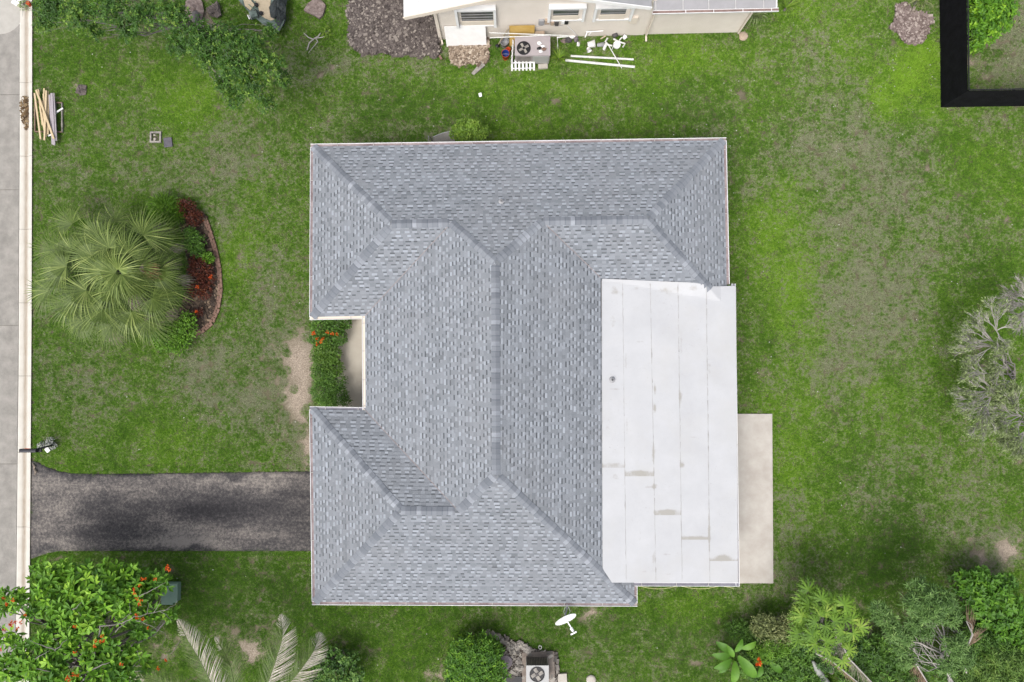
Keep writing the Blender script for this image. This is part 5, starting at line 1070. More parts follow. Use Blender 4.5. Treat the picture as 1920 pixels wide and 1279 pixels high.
# gable wall
m=MB(); front=[W3(0,0,0),W3(wu1,0,0),W3(wu1,0,zr-.02),W3(apex_u,0,apex_z-.14),W3(0,0,zl-.02)]; back=[q-NN*11 for q in front]; n=5
m.add(front+back,[tuple(range(n)),tuple(range(2*n-1,n-1,-1))]+[(i,n+i,n+(i+1)%n,(i+1)%n) for i in range(n)]); obj('wall',m,M['stucco'],nh)
WTOP=onwall(1300,19,.4)[1]
obj('wing_wall',wbox(MB(),wu1+.003,wuR,0,WTOP-.1,-9,-.03),M['stucco'],nh)
wr=mat('white_roof_sheet',(.7,.7,.69),(.76,.76,.75),scale=1,rough=.6)
def slab(name,pts,th,mt,par): 
    m=MB(); k=len(pts); m.add([Vector(q) for q in pts]+[Vector(q)-Vector((0,0,th)) for q in pts],[tuple(range(k)),tuple(range(2*k-1,k-1,-1))]+[(i,k+i,k+(i+1)%k,(i+1)%k) for i in range(k)][::1]); return obj(name,m,mt,par)
rl=slab('roof',[W3(LU,OH,LZ),W3(apex_u,OH,apex_z),W3(apex_u,-11.4,apex_z),W3(LU,-11.4,LZ)],.09,wr,nh)
rr=slab('roof',[W3(apex_u,OH,apex_z),W3(EU,OH,EZ),W3(EU,-11.4,EZ),W3(apex_u,-11.4,apex_z)],.09,mat('grey_membrane',(.3,.3,.31),(.38,.38,.39),scale=1.5),nh)
m=MB(); m.bar(W3(LU,OH+.012,LZ-.06),W3(apex_u,OH+.012,apex_z-.06),.03,.2); obj('rake_board',m,M['stucco_trim'],nh)
m=MB(); m.bar(W3(apex_u,OH+.012,apex_z-.06),W3(EU,OH+.012,EZ-.06),.03,.2); obj('rake_board',m,M['white'],nh)
for i in range(1,5): obj('roof_seam',MB().bar(W3(LU+i*.62,OH-.02,LZ+sl*i*.62+.012),W3(LU+i*.62,-11.3,LZ+sl*i*.62+.012),.03,.02),wr,rl)
# wing roof of grey panels with a gutter
gpan=mat('weathered_grey_panel',(.3,.295,.3),(.4,.39,.4),scale=2,rough=.85,bump=.1,coord='World',contrast=(.2,.8))
WU0,_=onwall(1228,16,.4); WU1,_=onwall(1459,14,.4); wz=WTOP
wingroof=slab('wing_roof',[W3(WU0,.38,wz-.02),W3(WU1,.38,wz-.02),W3(WU1,-9.3,wz+.9),W3(WU0,-9.3,wz+.9)],.1,M['white'],nh)
cuts=[1228,1232,1283,1331,1381,1433,1456]; 
for i in range(len(cuts)-1):
    a,b=onwall(cuts[i],10,.3)[0]+.012,onwall(cuts[i+1],10,.3)[0]-.012
    if b-a>.05: slab('roof_panel',[W3(a,.37,wz+.012),W3(b,.37,wz+.012),W3(b,-9.2,wz+.93),W3(a,-9.2,wz+.93)],.02,gpan,wingroof)
def wall_gutter(u0,u1,o,z,par,inner):
    m=MB(); prof=[(0,0),(0,-.1),(.09,-.1),(.11,-.02),(.11,.0),(.128,.0),(.128,-.03),(.105,-.112),(-.012,-.112),(-.012,0)]; k=len(prof)
    m.add([W3(u,o+a,z+b) for u in(u0,u1) for a,b in prof],[(i,(i+1)%k,k+(i+1)%k,k+i) for i in range(k)]+[tuple(range(k-1,-1,-1)),tuple(range(k,2*k))]); g=obj('gutter',m,M['white_metal'],par)
    obj('gutter_lining',MB().quad(W3(u0,o,z-.035),W3(u1,o,z-.035),W3(u1,o+.108,z-.03),W3(u0,o+.108,z-.03)),inner,g)
    for px in(1287,1339,1393,1446):
        u=onwall(px,17,.4)[0]; obj('strap',MB().bar(W3(u,o-.01,z+.005),W3(u,o+.13,z+.005),.025,.006),M['white'],g)
wall_gutter(WU0-.05,WU1+.06,.385,wz-.01,nh,mat('rusty_gutter_inside',(.14,.085,.075),(.36,.25,.22),scale=2.5))
# windows
def wwin(x0,y0,x1,y1,gl,depth,lv,hood=True):
    """outer frame pixels, glass pixels"""
    ua,za=onwall(x0,y0,.05); ub,zb=onwall(x1,y1,.05); ga,gza=onwall(gl[0],gl[1]); gb,gzb=onwall(gl[2],gl[3])
    fr=MB(); b=.1
    wbox(fr,ua,ub,za-b,za,-.02,depth+.06); wbox(fr,ua,ub,zb,zb+.07,-.02,.06); wbox(fr,ua,ua+b,zb+.07,za-b,-.02,depth); wbox(fr,ub-b,ub,zb+.07,za-b,-.02,depth)
    w_=obj('window',fr,M['white_metal'],nh)
    obj('pane',wbox(MB(),ga,gb,gzb,gza,-.02,.012),M['glass'],w_)
    for k in range(lv):
        z=gzb+(gza-gzb)*(k+.5)/lv; obj('louvre',wbox(MB(),ga,gb,z-.012,z+.012,.013,.03),M['grey'],w_)
    obj('sill',wbox(MB(),ga-.02,gb+.02,zb+.075,gzb-.01,-.02,.035),M['stucco_trim'],w_)
wwin(851,13,931,49,(863,20,925,38),.16,4); wwin(1029,10,1094,39,(1038,16,1084,28),.14,2); wwin(1117,9,1182,38,(1128,16,1172,26),.14,2)
# downspouts, meter boxes, pipe
def spout(label_,pts,mt,w=.075): 
    m=MB()
    for a,b in zip(pts[:-1],pts[1:]): m.bar(a,b,w,w*.8)
    return obj('downspout',m,mt,nh)
u0,z0=onwall(806,30,.1); spout('',[W3(LU+.5,OH-.1,LZ-.1),W3(.12,.06,zl-.2),W3(.12,.06,.12),W3(.16,.25,.04)],M['stucco_trim'])
uw=onwall(1213,60)[0]; spout('',[W3(uw,.3,wz-.12),W3(uw,.06,wz-.35),W3(uw,.06,.05),W3(uw,.3,.03)],M['stucco_trim'])
spout('',[W3(wuR-.06,.36,wz-.12),W3(wuR-.06,.05,wz-.4),W3(wuR-.06,.05,.1)],M['stucco_trim'])
for (x0,y0,x1,y1,mt) in((1010,38,1020,45,'grey'),(1022,37,1029,44,'card'),(1033,40,1038,46,'card'),(1041,41,1047,47,'grille'),(1053,38,1058,43,'white'),(1059,39,1065,44,'black'),(1183,32,1193,43,'stucco_trim')):
    a,za=onwall(x0,y0,.05); b,zb=onwall(x1,y1,.05); obj('wall_box',wbox(MB(),a,b,zb,za,-.01,.1),M[mt],nh)
pp=[W3(*[onwall(1064,48)[0],.03,onwall(1064,48)[1]]),W3(onwall(1074,57)[0],.04,.6),W3(onwall(1081,64)[0],.05,.2),W3(onwall(1083,70)[0],.06,.02)]; obj('wall_cable',MB().tube(pp,.014,5),M['white'],nh)
pp=[W3(onwall(1008+i*12,44)[0],.02,onwall(1035,48-3*math.sin(i*.8))[1]) for i in range(5)]; obj('wall_cable',MB().tube(pp,.01,5),M['grey'],nh)
# ================================================================ clutter along the neighbour's wall
def single(name,label,cat,mb,m,group=None,smooth=False): return tag(obj(name,mb,m,None,smooth),label,cat,group)
def lean(x0,y0,x1,y1,o0,o1,th,mt,name,label,cat,z0=.02):
    """board standing on the ground o0 out from the wall, leaning to o1"""
    ua=onwall(x0,y1)[0]; ub=onwall(x1,y1)[0]; zt=onwall(x0,y0,o1)[1]
    a=[W3(ua,o0,z0),W3(ub,o0,z0),W3(ub,o1,zt),W3(ua,o1,zt)]; nn=(a[1]-a[0]).cross(a[3]-a[0]).normalized()*th; m=MB(); m.add(a+[q-nn for q in a],[(0,1,2,3),(7,6,5,4),(0,4,5,1),(1,5,6,2),(2,6,7,3),(3,7,4,0)]); return single(name,label,cat,m,mt)
lean(837,50,912,71,.35,.06,.02,M['white'],'white_sheet','white sheet panel leaning on the wall below the first window','panel')
lean(955,49,1001,67,.4,.08,.02,M['plywood'],'plywood_sheet','yellow plywood sheet leaning on the wall behind the faded air conditioner','board')
c=W3(onwall(1012,55)[0],.22,.35); single('cardboard_box','tan cardboard box between the plywood and the wall pipe','box',MB().box(c,(.42,.3,.7),basis=(NU,NN,Vector((0,0,1)))),M['card'])
for (a,b,lab) in(((918,61.5,1.05),(1068,67,1.05),'upper long thin white pole crossing the yellow plywood'),((918,71,.95),(1030,66,1.0),'lower long thin white pole above the faded air conditioner')):
    single('pole',lab,'pole',MB().tube([P(*a),P(*b)],.022,6),M['pvc'],'poles by the plywood')
# air conditioner with clutter on top
ac=thing('air_conditioner','faded mauve air conditioner unit beside the white picket pieces','air conditioner',P(998,110,0))
q=[P(966,120,0),P(1029,119,0)]; zt=.9; t0,t1,t2=P(966,104,zt),P(1031,103,zt),P(1028,69,zt); cx=(t0.x+t1.x)/2; cy=(t0.y+t2.y)/2; sx=t1.x-t0.x; sy=t2.y-t0.y
obj('case',MB().box((cx,cy,zt/2+.05),(sx,sy,zt-.1)),M['ac'],ac); obj('case_top',MB().box((cx,cy,zt+.012),(sx+.04,sy+.04,.03)),M['ac'],ac)
fc=P(982,91,zt); obj('fan_guard',MB().lathe((fc.x,fc.y,zt+.028),[(.30,.0),(.30,.02),(.27,.025),(.26,.004),(.001,.003)],n=24),M['black'],ac)
fb=MB()
for i in range(4): a=i*1.57+.5; fb.box((fc.x+math.cos(a)*.12,fc.y+math.sin(a)*.12,zt+.045),(.22,.1,.008),rz=a)
obj('fan_blade',fb,M['stone'],ac); obj('fan_hub',MB().lathe((fc.x,fc.y,zt+.04),[(.001,.03),(.05,.03),(.06,0)],n=10),M['black'],ac)
for i in range(14): obj('louvre',MB().box((cx-sx/2+.08+i*.045,cy-sy/2-.012,.5),(.018,.02,.6)),M['stone'],ac)
obj('panel',MB().box((cx+sx*.24,cy-sy/2-.01,.5),(sx*.46,.016,.66)),M['ac2'],ac)
rgc=random.Random(2)
for i,(a,b,mt,lab) in enumerate([(1012,82,'white','crumpled white scrap on the air conditioner nearest the wall'),(1018,88,'white','crumpled white scrap in the middle of the clutter on the air conditioner'),(1014,98,'white','crumpled white scrap on the air conditioner nearest the picket'),(1020,93,'brick','small orange brown scrap on the air conditioner'),(1011,92,'black','small dark scrap on the air conditioner')]):
    q=P(a,b,zt); single('scrap',lab,'scrap',MB().lump(q+Vector((0,0,.06)),(.1,.075,.05),seed=i,n=7,m=4,rough=.4),M[mt],'scraps on the air conditioner')
single('pad_block','flat concrete block at the corner of the faded air conditioner','block',MB().box(P(1018,125,.06),(.42,.2,.12),rz=.06),M['concrete'])
def picket(label,pts,n,hz,lie):
    """short white picket piece; pts two ends on the ground"""
    a,b=P(*pts[0],0),P(*pts[1],0); t=thing('picket_fence',label,'fence',a,'white picket pieces'); u=(b-a).normalized(); L=(b-a).length; nn=Vector((-u.y,u.x,0))*lie
    up=(Vector((0,0,1))*hz+nn).normalized()
    for i in range(n):
        p=a+u*(L*i/(n-1)); w=.085; m=MB(); s=u*w/2; th=u.cross(up).normalized()*.012; pr=[p-s,p+s,p+s+up*.5,p+up*.56,p-s+up*.5]; m.add([q+th for q in pr]+[q-th for q in pr],[(0,1,2,3,4),(9,8,7,6,5)]+[(i2,5+i2,5+(i2+1)%5,(i2+1)%5) for i2 in range(5)]); obj('picket',m,M['white'],t)
    for h in(.12,.38): q=a+up*h+u.cross(up).normalized()*.03; obj('rail',MB().bar(q-u*.04,q+u*(L+.04),.03,.06),M['white'],t)
picket('white picket piece leaning in front of the faded air conditioner',((960,133),(1001,132)),7,.75,.6)
picket('white picket piece standing along the left side of the faded air conditioner',((959,124),(962,76)),6,1.0,.02)
# buckets and bits
def bucket(label,px,py,r,h,mo,mi,rim=None):
    q=P(px,py,0); t=thing('bucket',label,'bucket',q); obj('shell',MB().lathe(q,[(r*.82,.0),(r,h),(r*1.06,h),(r*1.06,h-.03),(r*1.0,h-.035)],n=20),M[mo],t,True); obj('inside',MB().lathe(q,[(r*.97,h-.002),(r*.85,h-.2),(r*.8,.06),(.001,.05)],n=20),M[mi],t,True)
    obj('handle',MB().tube([q+Vector((math.cos(a)*r*1.05,math.sin(a)*.03-r*.3,h-.02-.0*a)) for a in[0,.5,1,1.57,2.1,2.6,3.14]],.006,4),M['grey'],t)
bucket('red bucket with a blue inside left of the white picket piece',948,108,.17,.42,'red','blue'); bucket('grey bucket with a closed grey lid beside the poles',946,84,.19,.36,'grey','grey')
single('red_pot','small orange red pot between the two buckets','pot',MB().lathe(P(953,96,0),[(.07,0),(.1,.2),(.11,.2),(.09,.17),(.001,.05)],n=12),M['red'])
t=thing('broom','brown broom leaning by the wall left of the plywood','broom',P(934,84,0)); obj('handle',MB().tube([P(934,84,.1),P(952,54,1.25)],.016,6),M['tan'],t); obj('bristles',MB().lump(P(933,86,.08),(.11,.07,.08),seed=3,n=8,m=4),M['black'],t)
single('rake_handle','thin tan pole beside the broom','pole',MB().tube([P(939,78,.05),P(955,52,1.2)],.014,6),M['tan'])
single('concrete_plank','pale wedge shaped board lying below the sandy patch','board',MB().prism([P(884,139),P(889,142),P(910,124),P(903,116)][::1],.04,.09),M['stone'])
single('brick','orange brick lying on the soil mound','brick',MB().box(P(826,108,.18),(.2,.1,.06),rz=-1.0),M['brick'])
single('paper_scrap','white scrap of paper on the open lawn between the houses','scrap',MB().box(P(900.5,178,.07),(.13,.17,.03),rz=.2),M['white'])
single('pvc_elbow','white bent pipe standing right of the faded air conditioner','pipe',MB().tube([P(1046,91,.3),P(1045,70,.9),P(1066,68,.9)],.035,7),M['pvc'])
# heap of tools and pipes
items=[('bench_frame','white metal frame leaning on the wall above the heap of pipes','frame',[((1097,70,.3),(1103,56,.5)),((1103,56,.5),(1130,56,.5)),((1130,56,.5),(1131,60,.3)),((1099,60,.6),(1131,58,.6)),((1104,66,.2),(1110,58,.4))],.025,'white')]
for nm,lab,cat,segs,r,mt in items:
    m=MB()
    for a,b in segs: m.tube([P(*a),P(*b)],r,6)
    single(nm,lab,cat,m,M[mt])
heap=[('white bucket lying on its side in the heap of pipes',1109,83,.16,.32,.15,'pvc'),('pale glass jar beside the white lying bucket',1126,84,.1,.3,.05,'grey'),('short white pipe end left of the round black fitting',1134,88,.08,.26,1.2,'pvc'),('small open white pot below the lying bucket',1104,93,.1,.16,-1.2,'white'),('dark grey pot at the far end of the heap of pipes',1153,66,.12,.2,.6,'grille'),('white round fitting at the right end of the heap of pipes',1171,70,.1,.14,.9,'white')]
for i,(lab,a,b,r,L,rz,mt) in enumerate(heap):
    q=P(a,b,.14); d=Vector((math.cos(rz),math.sin(rz),.15)); s=Vector((-d.y,d.x,0)).normalized(); u=d.cross(s).normalized()
    t=single('container',lab,'container',MB().lathe(q-d*L/2,[(r*.75,0),(r,L),(r*1.1,L),(r*.9,L-.02),(r*.7,.03),(.001,.02)],n=14,basis=(s,u,d.normalized())),M[mt],'heap by the wall',True)
tubes=[('curved white pipe in the heap with a ring end',[(1139,72),(1135,78),(1140,84),(1148,86)],.04,'pvc'),('white bent tube right of the round black fitting',[(1150,73),(1160,78),(1172,82),(1168,88)],.035,'pvc'),('thin white tube under the round fitting',[(1158,80),(1166,70)],.03,'pvc'),('tan bamboo piece above the lying bucket',[(1126,73),(1136,67)],.03,'tan')]
for lab,pts,r,mt in tubes: single('pipe',lab,'pipe',MB().tube([P(a,b,.15+.04*i) for i,(a,b) in enumerate(pts)],r,7),M[mt],'heap by the wall')
single('round_fitting','white round fitting with a dark centre in the heap of pipes','fitting',MB().lathe(P(1156,86,.05),[(.001,.1),(.05,.1),(.06,.16),(.15,.18),(.17,.1),(.15,0)],n=16),M['white'],None,True)
single('disc','white disc standing left of the round fitting','disc',MB().lathe(P(1149,87,.16),[(.001,.0),(.14,.01),(.15,.03),(.001,.04)],n=16,basis=(Vector((.3,.95,0)),Vector((0,0,1)),Vector((.95,-.3,0)))),M['white'])
bits=[('dark tool head lying left of the heap by the wall',1066,75,(.2,.12,.1),'grille'),('blue grey jug by the wall right of the bent pipe',1081,74,(.1,.13,.16),'purple'),('white crumpled hose by the wall',1072,68,(.16,.1,.07),'white'),('brown rag on the grass by the wall',1058,76,(.16,.12,.05),'mulch'),('small white lump below the blue grey jug',1084,83,(.07,.1,.06),'white')]
for i,(lab,a,b,r,mt) in enumerate(bits): single('clutter_item',lab,'clutter',MB().lump(P(a,b,r[2]*.7),r,seed=i+20,n=8,m=5,rough=.35),M[mt],'clutter by the wall')
for lab,a,b,r in(('upper long white pipe lying on the grass below the heap',(1070,105,.06),(1188,111.5,.06),.045),('lower long white pipe lying on the grass below the heap',(1060,113,.06),(1190,125.5,.06),.055),('thin grey pole lying across the two long white pipes',(1141,85,.25),(1166,128,.14),.022)):
    single('pipe',lab,'pipe',MB().tube([P(*a),P(*b)],r,8),M['pvc'],'long pipes on the grass')
single('splash_block','round tan stone under the last downspout of the neighbouring house','stone',MB().lump(P(1394,68,.05),(.22,.2,.08),seed=4,n=10,m=5,rough=.15),M['card'])
# ================================================================ black fence
fc0=P(1765,200,0); fN=P(1762,-90,0); fE=P(2010,196,0); fh=1.8
fence=thing('screen_fence','tall black screen fence enclosing the plot at the top right','fence',fc0)
def fence_run(a,b,n):
    u=(b-a)/n; d=u.normalized()
    for i in range(n+1):
        if i==0 and a!=fc0: continue
        q=a+u*i; obj('post',MB().box((q.x,q.y,fh/2),(.05,.05,fh)),M['fence'],fence)
    for i in range(n):
        o_=Vector((d.y,-d.x,0)); o_=(o_ if o_.dot(Vector((-1,-1,0)))>0 else -o_)*.034; p,q=a+u*i+o_-d*(.034 if i==0 else 0),a+u*(i+1)+o_; m=MB(); m.bar(p+Vector((0,0,fh/2)),q+Vector((0,0,fh/2)),.012,fh); obj('panel',m,M['fence'],fence)
    obj('rail',MB().bar(a+Vector((0,0,fh+.03)),b+Vector((0,0,fh+.03)),.045,.03),M['black'],fence)
fence_run(fc0,fN,3); fence_run(fc0,fE,3)
# ================================================================ front yard things
mbx=thing('mailbox','black mailbox on a bent post beside the kerb','mailbox',P(97,836,0)); z=1.12
a,b=P(39.5,845,z),P(69,845,z); L=(b-a).length; prof=[(-.08,0),(-.08,.1)]+[(-.08*math.cos(t),.1+.075*math.sin(t)) for t in[.4,.8,1.2,1.57,1.95,2.35,2.75]]+[(.08,.1),(.08,0)]
k=len(prof); m=MB(); m.add([Vector((x,a.y+p,z-.08+h)) for x in(a.x,b.x) for p,h in prof],[(i,k+i,k+(i+1)%k,(i+1)%k) for i in range(k)]+[tuple(range(k)),tuple(range(2*k-1,k-1,-1))])
obj('box',m,mat('black_enamel',(.025,.025,.03),(.045,.045,.055),scale=4,rough=.35),mbx); obj('door',MB().box((a.x-.012,a.y,z+.01),(.02,.15,.16)),M['black'],mbx); obj('flag',MB().box((a.x+.3,a.y+.095,z+.06),(.2,.012,.05)),M['red'],mbx)
obj('post',MB().tube([P(99,834,-.05),P(96,835.5,.5),P(86,838,.85),P(70,842.5,1.0),P(55,845,1.02)],[.045,.045,.045,.045,.04],7),M['black'],mbx); obj('bracket',MB().box(P(72,844.5,1.0),(.28,.14,.06)),M['black'],mbx)
single('white_stone','flat white stone at the foot of the mailbox post','stone',MB().box(P(89.5,843.5,.05),(.17,.2,.07),rz=.7),M['white'])
for i,(x,y,r) in enumerate([(94,827,.16),(100,836,.12),(78,836,.14),(92,833,.1)]): bush('white_flowering_weed',['white flowered weed above the mailbox post','white flowered weed at the right of the mailbox post','pale weed left of the mailbox post','pale weed at the foot of the mailbox post'][i],[(x,y,r/MPP,.25)],mat('pale_petals',(.3,.32,.28),(.55,.56,.52),tone=.8),90,.07,.05,group='weeds at the mailbox',cat='weed')
# lumber
ordw=['first','second','third','fourth','fifth','sixth','seventh','eighth']
pl_=thing('timber_frame','brown timber frame lying under the stacked lumber','frame',P(92,220,0)); 
for a,b,mt in[((66,191),(117,193),'brownwood'),((116.5,193),(117,248),'stone'),((66,247),(117,247.5),'brownwood'),((66,191),(66,247),'brownwood'),((104,192),(104,247),'stone')]: obj('rail',MB().bar(P(*a,.06),P(*b,.06),.05,.07),M[mt],pl_)
for i,(a,b) in enumerate([((88,198),(95,200)),((90,255),(98,252)),((104,212),(118,203))]): obj('brace',MB().bar(P(*a,.14),P(*b,.14),.06,.04),M['white'],pl_)
def board(lab,a,b,w,z,mt,grp): 
    p,q=P(a[0],a[1],z),P(b[0],b[1],z+rg.uniform(-.02,.03)); mid=(p+q)/2; d=q-p; o=obj('lumber_board',MB().box((0,0,0),(d.length,w,.045),tone=rg.random()),M[mt]); o.location=mid; o.rotation_euler=(0,-math.atan2(d.z,math.hypot(d.x,d.y)),math.atan2(d.y,d.x)); tag(o,lab,'board',grp)
pine=[((65,175),(76.5,261),.07,.2),((72,168),(80,235),.07,.13),((75,200),(86,256),.07,.19),((83,166),(81,235),.07,.15),((82,176),(86,257),.08,.21),((87,170),(83.5,263),.07,.27),((90,171),(90,252),.08,.18)]
for i,(a,b,w,z) in enumerate(pine): board(f'{ordw[i]} pale pine board from the kerb in the lumber stack',a,b,w,z,'pine','pale boards of the lumber stack')
board('pale pine board lying diagonally across the top of the lumber stack',(68,169),(101,260),.085,.33,'pine','pale boards of the lumber stack')
for i,(a,b,w,z) in enumerate([((93,178),(99,271),.08,.2),((97,175),(102,272),.09,.26),((100.5,175),(105.5,264),.08,.22),((95.5,182),(96,240),.07,.16)]): board(f'{ordw[i]} weathered grey mauve board from the left in the lumber stack',a,b,w,z,'greyboard','grey boards of the lumber stack')
# valve box and its lid
vb=thing('valve_box','open square utility box sunk in the front lawn','utility box',P(293,258,0)); c=P(293,258,0); s=.42
for dx,dy,sx,sy in((0,s/2,s+.08,.07),(0,-s/2,s+.08,.07),(-s/2,0,.07,s-.07),(s/2,0,.07,s-.07)): obj('rim',MB().box((c.x+dx,c.y+dy,.03),(sx,sy,.12)),M['stone'],vb)
obj('bottom',MB().box((c.x,c.y,.0),(s-.08,s-.08,.02)),M['darkbed'],vb)
for i in range(4): obj('pebble',MB().lump(c+Vector((rg.uniform(-.1,.14),rg.uniform(-.14,.1),.03)),(.05,.04,.03),seed=i),M['concrete'],vb)
single('box_lid','dark slate lid lying right of the open utility box','lid',MB().box(P(315,267,.07),(.36,.42,.03),rz=.12),mat('slate_lid',(.09,.085,.10),(.15,.14,.16),scale=8,bump=.3))
single('soil_clod','small brown soil clod on the front lawn right of the lumber','soil',MB().lump(P(152,170,.04),(.24,.26,.08),seed=9,n=9,m=5,rough=.4),M['soil'])
single('utility_cabinet','grey green utility cabinet beside the orange flowering tree','cabinet',MB().box(P(321,1112,.35),(.5,.75,.7)).box(P(321,1112,.72),(.54,.79,.04)),M['utility'])
# boat
boat=thing('small_boat','small boat with tan deck and dull green cover lying near the top edge','boat',P(490,20,0)); 
def outline(pts,z): return [P(a,b,z) for a,b in pts]
hull=[(437,-30),(447,0),(462,18),(478,33),(492,45),(508,54),(519,64),(526,56),(533,40),(536,24),(528,0),(520,-30)]
m=MB(); lo=outline([(484+(a-484)*.82,14+(b-14)*.82) for a,b in hull],0.02); hi=outline(hull,.55); k=len(hull); m.add(lo+hi,[(i,(i+1)%k,k+(i+1)%k,k+i) for i in range(k)]+[tuple(range(k-1,-1,-1)),tuple(range(k,2*k))]); obj('hull',m,M['tarp'],boat)
obj('deck',MB().prism(outline([(466,-30),(476,2),(484,12),(488,28),(496,34),(508,39),(519,35),(510,28),(506,18),(508,0),(506,-30)],.55)[::1],.55,.575),M['tan'],boat)
obj('deck_panel',MB().prism(outline([(455,-6),(470,0),(478,10),(470,20),(460,12)],.55),.56,.59),M['tan'],boat)
obj('cover',MB().lump(P(523,15,.55),(.33,.75,.22),seed=5,n=12,m=6,rough=.3),M['darktarp'],boat); obj('cover',MB().lump(P(527,33,.5),(.22,.3,.2),seed=6,n=10,m=6,rough=.35),M['darktarp'],boat)
obj('console',MB().box(P(476,28,.62),(.32,.28,.16),rz=.35),M['tarp'],boat); obj('windscreen',MB().tube([P(470,22,.6),P(480,18,.75),P(486,26,.75),P(484,34,.6)],.018,5),M['black'],boat)
for a,b in((482,11),(491,27)): obj('seat_post',MB().lathe(P(a,b,.56),[(.07,0),(.09,.12),(.05,.16),(.001,.16)],n=12),M['black'],boat)
obj('cockpit_rail',MB().tube([P(466,8,.62),P(474,16,.62),P(480,12,.62),P(478,2,.62)],.015,5),M['utility'],boat)
t=thing('trailer_light','white and dark trailer light bars beside the boat','light bar',P(467,32,0))
for dx in(0,4): obj('bar',MB().bar(P(464.5+dx,28.5,.25),P(468+dx,36,.25),.05,.05),M['white'],t); 
obj('bracket',MB().bar(P(466.5,28.5,.22),P(470,36,.22),.06,.04),M['black'],t)
single('stone_slab','reddish brown stone slab on the lawn near the top edge','stone',MB().prism(outline([(571,22),(578,10),(591,0),(604,4),(612,12),(607,30),(600,37),(588,30)],0),.0,.14),M['mulch'])
single('boulder','grey boulder below the trunk of the leafy tree','stone',MB().lump(P(403,18,.15),(.3,.35,.2),seed=12,n=10,m=6,rough=.35),M['soil'])
single('boulder','long pale grey boulder left of the leafy tree trunk','stone',MB().lump(P(365,22,.1),(.36,.6,.14),seed=13,n=10,m=6,rough=.4),M['mulch'])
m=MB(); br=[[(580,80),(590,72),(604,70),(616,66)],[(590,72),(597,68),(601,62)],[(580,80),(576,94)],[(588,74),(578,70),(570,62)],[(592,72),(596,78),(584,92),(578,100)]]
for b_ in br: m.tube([P(a,c,.08+.03*i) for i,(a,c) in enumerate(b_)],[.03,.025,.018,.01][:len(b_)],5)
single('fallen_branch','pale fallen branch on the lawn below the reddish stone slab','branch',m,M['twig'])
single('white_bag','crumpled white bag on the kerb at the top left','bag',MB().lump(P(33,2,.12),(.24,.18,.13),seed=31,n=9,m=5,rough=.35),M['white']); single('red_can','orange red can on the kerb at the top left','can',MB().lathe(P(56,9,.06),[(.001,.16),(.09,.16),(.1,.14),(.1,0)],n=12),M['red'])
bush('green_sprig','small green sprig between the white bag and the red can',[(46,10,9,.3)],M['leaf_olive'],120,.1,.04,cat='plant')
# chair behind the far eave
ch=thing('mesh_chair','grey mesh garden chair half hidden behind the far eave','chair',P(828,262,0)); a,b=P(812,257,1.0),P(849,246,1.0)
nn=Vector((.25,-1,0)).normalized(); m=MB(); vs=[]
for i in range(7):
    t=i/6; q=a.lerp(b,t)+Vector((0,.05*math.sin(t*3.14),0)); vs+=[q,q+nn*.35-Vector((0,0,.45))]
m.add(vs,[(2*i,2*i+2,2*i+3,2*i+1) for i in range(6)]); obj('backrest',m,mat('grey_mesh_fabric',(.24,.23,.22),(.36,.35,.33),scale=60,bump=.3),ch); obj('frame',MB().tube([vs[2*i] for i in range(7)],.018,6).tube([P(803,255,.95),P(805,266,.6)],.025,6).tube([b,b-Vector((0,.3,1.0))],.016,6).tube([a,a-Vector((0,.3,1.0))],.016,6),M['grey'],ch)
obj('seat',MB().box((a+b)/2+nn*.6-Vector((0,0,.56)),(.75,.5,.04),rz=.25) if False else MB().box((( a+b)/2+nn*.6-Vector((0,0,.56))),(.75,.5,.04),rz=.25),M['grey'],ch); obj('armrest',MB().bar(P(806,256,.8),P(812,268,.65),.06,.03),M['grille'],ch)
for dx in(-.33,.33): obj('leg',MB().tube([(a+b)/2+nn*.8+Vector((dx,0,-.58)),(a+b)/2+nn*.85+Vector((dx,0,-1.0))],.016,6),M['grey'],ch)
# satellite dish
dish=thing('satellite_dish','white satellite dish on an arm at the south eave','satellite dish',P(1063,1138,2.4)); dc=P(1060.5,1161,2.75); n_=Vector((.36,-.72,.62)).normalized(); s_=Vector((0,0,1)).cross(n_).normalized(); u_=n_.cross(s_)
obj('reflector',MB().lathe(dc,[(.001,-.07),(.15,-.06),(.3,-.025),(.44,.02),(.45,.02),(.45,.01),(.3,-.035),(.15,-.07),(.001,-.08)],n=28,basis=(s_,u_*.86,n_)),M['white_metal'],dish,True)
lp=P(1075,1184,2.6); obj('feed_arm',MB().bar(dc-u_*.3,lp,.045,.04),M['white_metal'],dish); obj('feed_horn',MB().tube([lp,lp-n_*.16+Vector((-.03,0,.04))],[.05,.065],10).bar(lp+Vector((-.1,-.12,0)),lp+Vector((.12,-.0,.02)),.05,.05),M['white_metal'],dish)
obj('mast',MB().tube([P(1063,1132,2.5),P(1063,1142,2.45),dc-n_*.08],[.035,.035,.03],7),M['grey'],dish); obj('cable',MB().tube([P(1066,1138,2.5),P(1069,1146,2.5),P(1066,1154,2.6)],.01,5).tube([P(1060,1138,2.5),P(1057,1147,2.5),P(1060,1156,2.6)],.01,5),M['white'],dish)
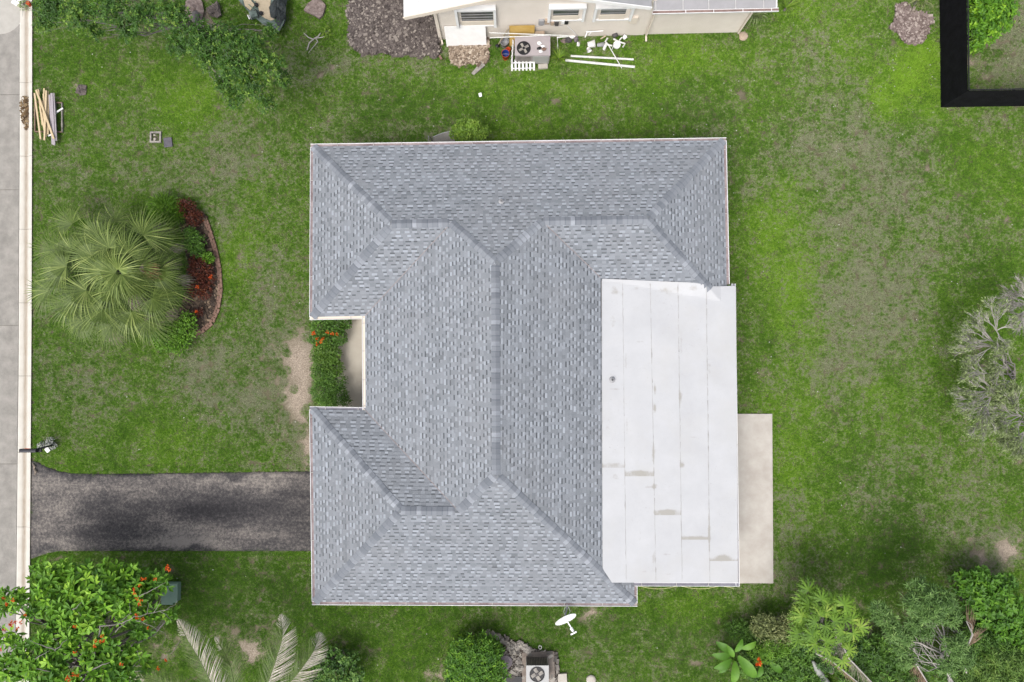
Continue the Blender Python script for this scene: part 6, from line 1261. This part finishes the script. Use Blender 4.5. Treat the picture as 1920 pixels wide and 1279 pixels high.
# second air conditioner with its pad
single('concrete_pad','stained concrete pad under the light grey air conditioner','pad',MB().prism(outline([(979,1224),(1039,1222),(1041,1300),(979,1300)],.1)[::-1],0,.1),M['pad'])
ac2=thing('air_conditioner','light grey air conditioner on the stained concrete pad at the bottom edge','air conditioner',P(1007,1262,.1)); zt=.95; q0,q1=P(987,1248,zt),P(1028.5,1248,zt); q2=P(1028.5,1290,zt); cx=(q0.x+q1.x)/2; cy=(q1.y+q2.y)/2; sx=q1.x-q0.x; sy=q1.y-q2.y
obj('case',MB().box((cx,cy,.1+(zt-.1)/2),(sx,sy-.02,zt-.1)),M['ac2'],ac2); obj('case_top',MB().box((cx,cy,zt+.012),(sx+.02,sy+.02,.024)),M['ac2'],ac2); obj('grille',MB().box((cx,cy+sy/2+.0,.53),(sx-.06,.02,.76)),M['grille'],ac2)
for i in range(12): obj('louvre',MB().box((cx-sx/2+.08+i*(sx-.16)/11,cy+sy/2+.018,.53),(.012,.012,.74)),M['stone'],ac2)
fc=P(1007,1264,zt); obj('fan_guard',MB().lathe((fc.x,fc.y,zt+.026),[(.315,.0),(.315,.016),(.29,.018),(.28,.004),(.001,.003)],n=28),M['black'],ac2)
for i in range(4): a=i*1.57+.3; obj('fan_blade',MB().box((fc.x+math.cos(a)*.16,fc.y+math.sin(a)*.16,zt+.042),(.2,.14,.006),rz=a+.3),M['stone'],ac2)
obj('fan_hub',MB().lathe((fc.x,fc.y,zt+.036),[(.001,.03),(.06,.03),(.07,0)],n=12),M['grille'],ac2)
single('pipe_ring','small open white pipe end in the grass above the concrete pad','pipe',MB().lathe(P(1012.5,1212.5,0),[(.06,.0),(.06,.1),(.078,.1),(.078,0)],n=16),M['pvc'])
single('step_stone','pale square block right of the concrete pad','stone',MB().prism(outline([(1046,1262),(1062,1261),(1064,1295),(1046,1295)],0)[::-1],0,.12),M['concrete'])
single('round_stone','round pale concrete cap in the grass at the bottom edge','stone',MB().lathe(P(1108,1274,0),[(.001,.1),(.15,.1),(.2,.07),(.21,0)],n=18),M['concrete'])
single('slate_disc','mauve round slate beside the round clipped bush','stone',MB().lathe(P(948,1240,0.05),[(.001,.1),(.28,.1),(.3,.05),(.3,0)],n=14),M['purple'])
single('green_bin','dark green bin behind the round clipped bush at the bottom edge','bin',MB().lathe(P(846,1274,0),[(.2,0),(.26,.7),(.28,.72),(.2,.78),(.001,.8)],n=16),mat('dark_green_plastic',(.005,.06,.04),(.01,.09,.06),rough=.5))
single('black_tray','black tray on the stony ground beside the concrete pad','tray',MB().box(P(962,1278,.08),(.75,.45,.08)),M['black'])
for i in range(16):
    a,b=[(915,1186),(925,1190),(933,1194),(941,1199),(947,1204),(953,1208),(958,1213),(963,1209),(970,1214),(976,1208),(984,1213),(990,1218),(968,1225),(972,1240),(962,1222),(975,1252)][i]
    lab=f"{['first','second','third','fourth','fifth','sixth','seventh','eighth','ninth','tenth','eleventh','twelfth','thirteenth','fourteenth','fifteenth','sixteenth'][i]} rough stone along the stony bed from the round bush to the pad"
    single('edging_stone',lab,'stone',MB().lump(P(a,b,.08),(rg.uniform(.1,.2),rg.uniform(.1,.18),rg.uniform(.07,.13)),seed=i+50,n=7,m=5,rough=.35),M['stone'],'stones edging the stony bed')
# edging bits beside the driveway mouth, dead leaf litter
for i,(a,b) in enumerate([(63,875),(65,884)]): single('dry_frond_piece',['upper curled brown leaf on the driveway edge at the kerb','lower curled brown leaf on the driveway edge at the kerb'][i],'leaf',MB().tube([P(a-2,b-6,.06),P(a+2,b,.1),P(a,b+7,.05)],[.02,.05,.01],5),M['deadleaf'])
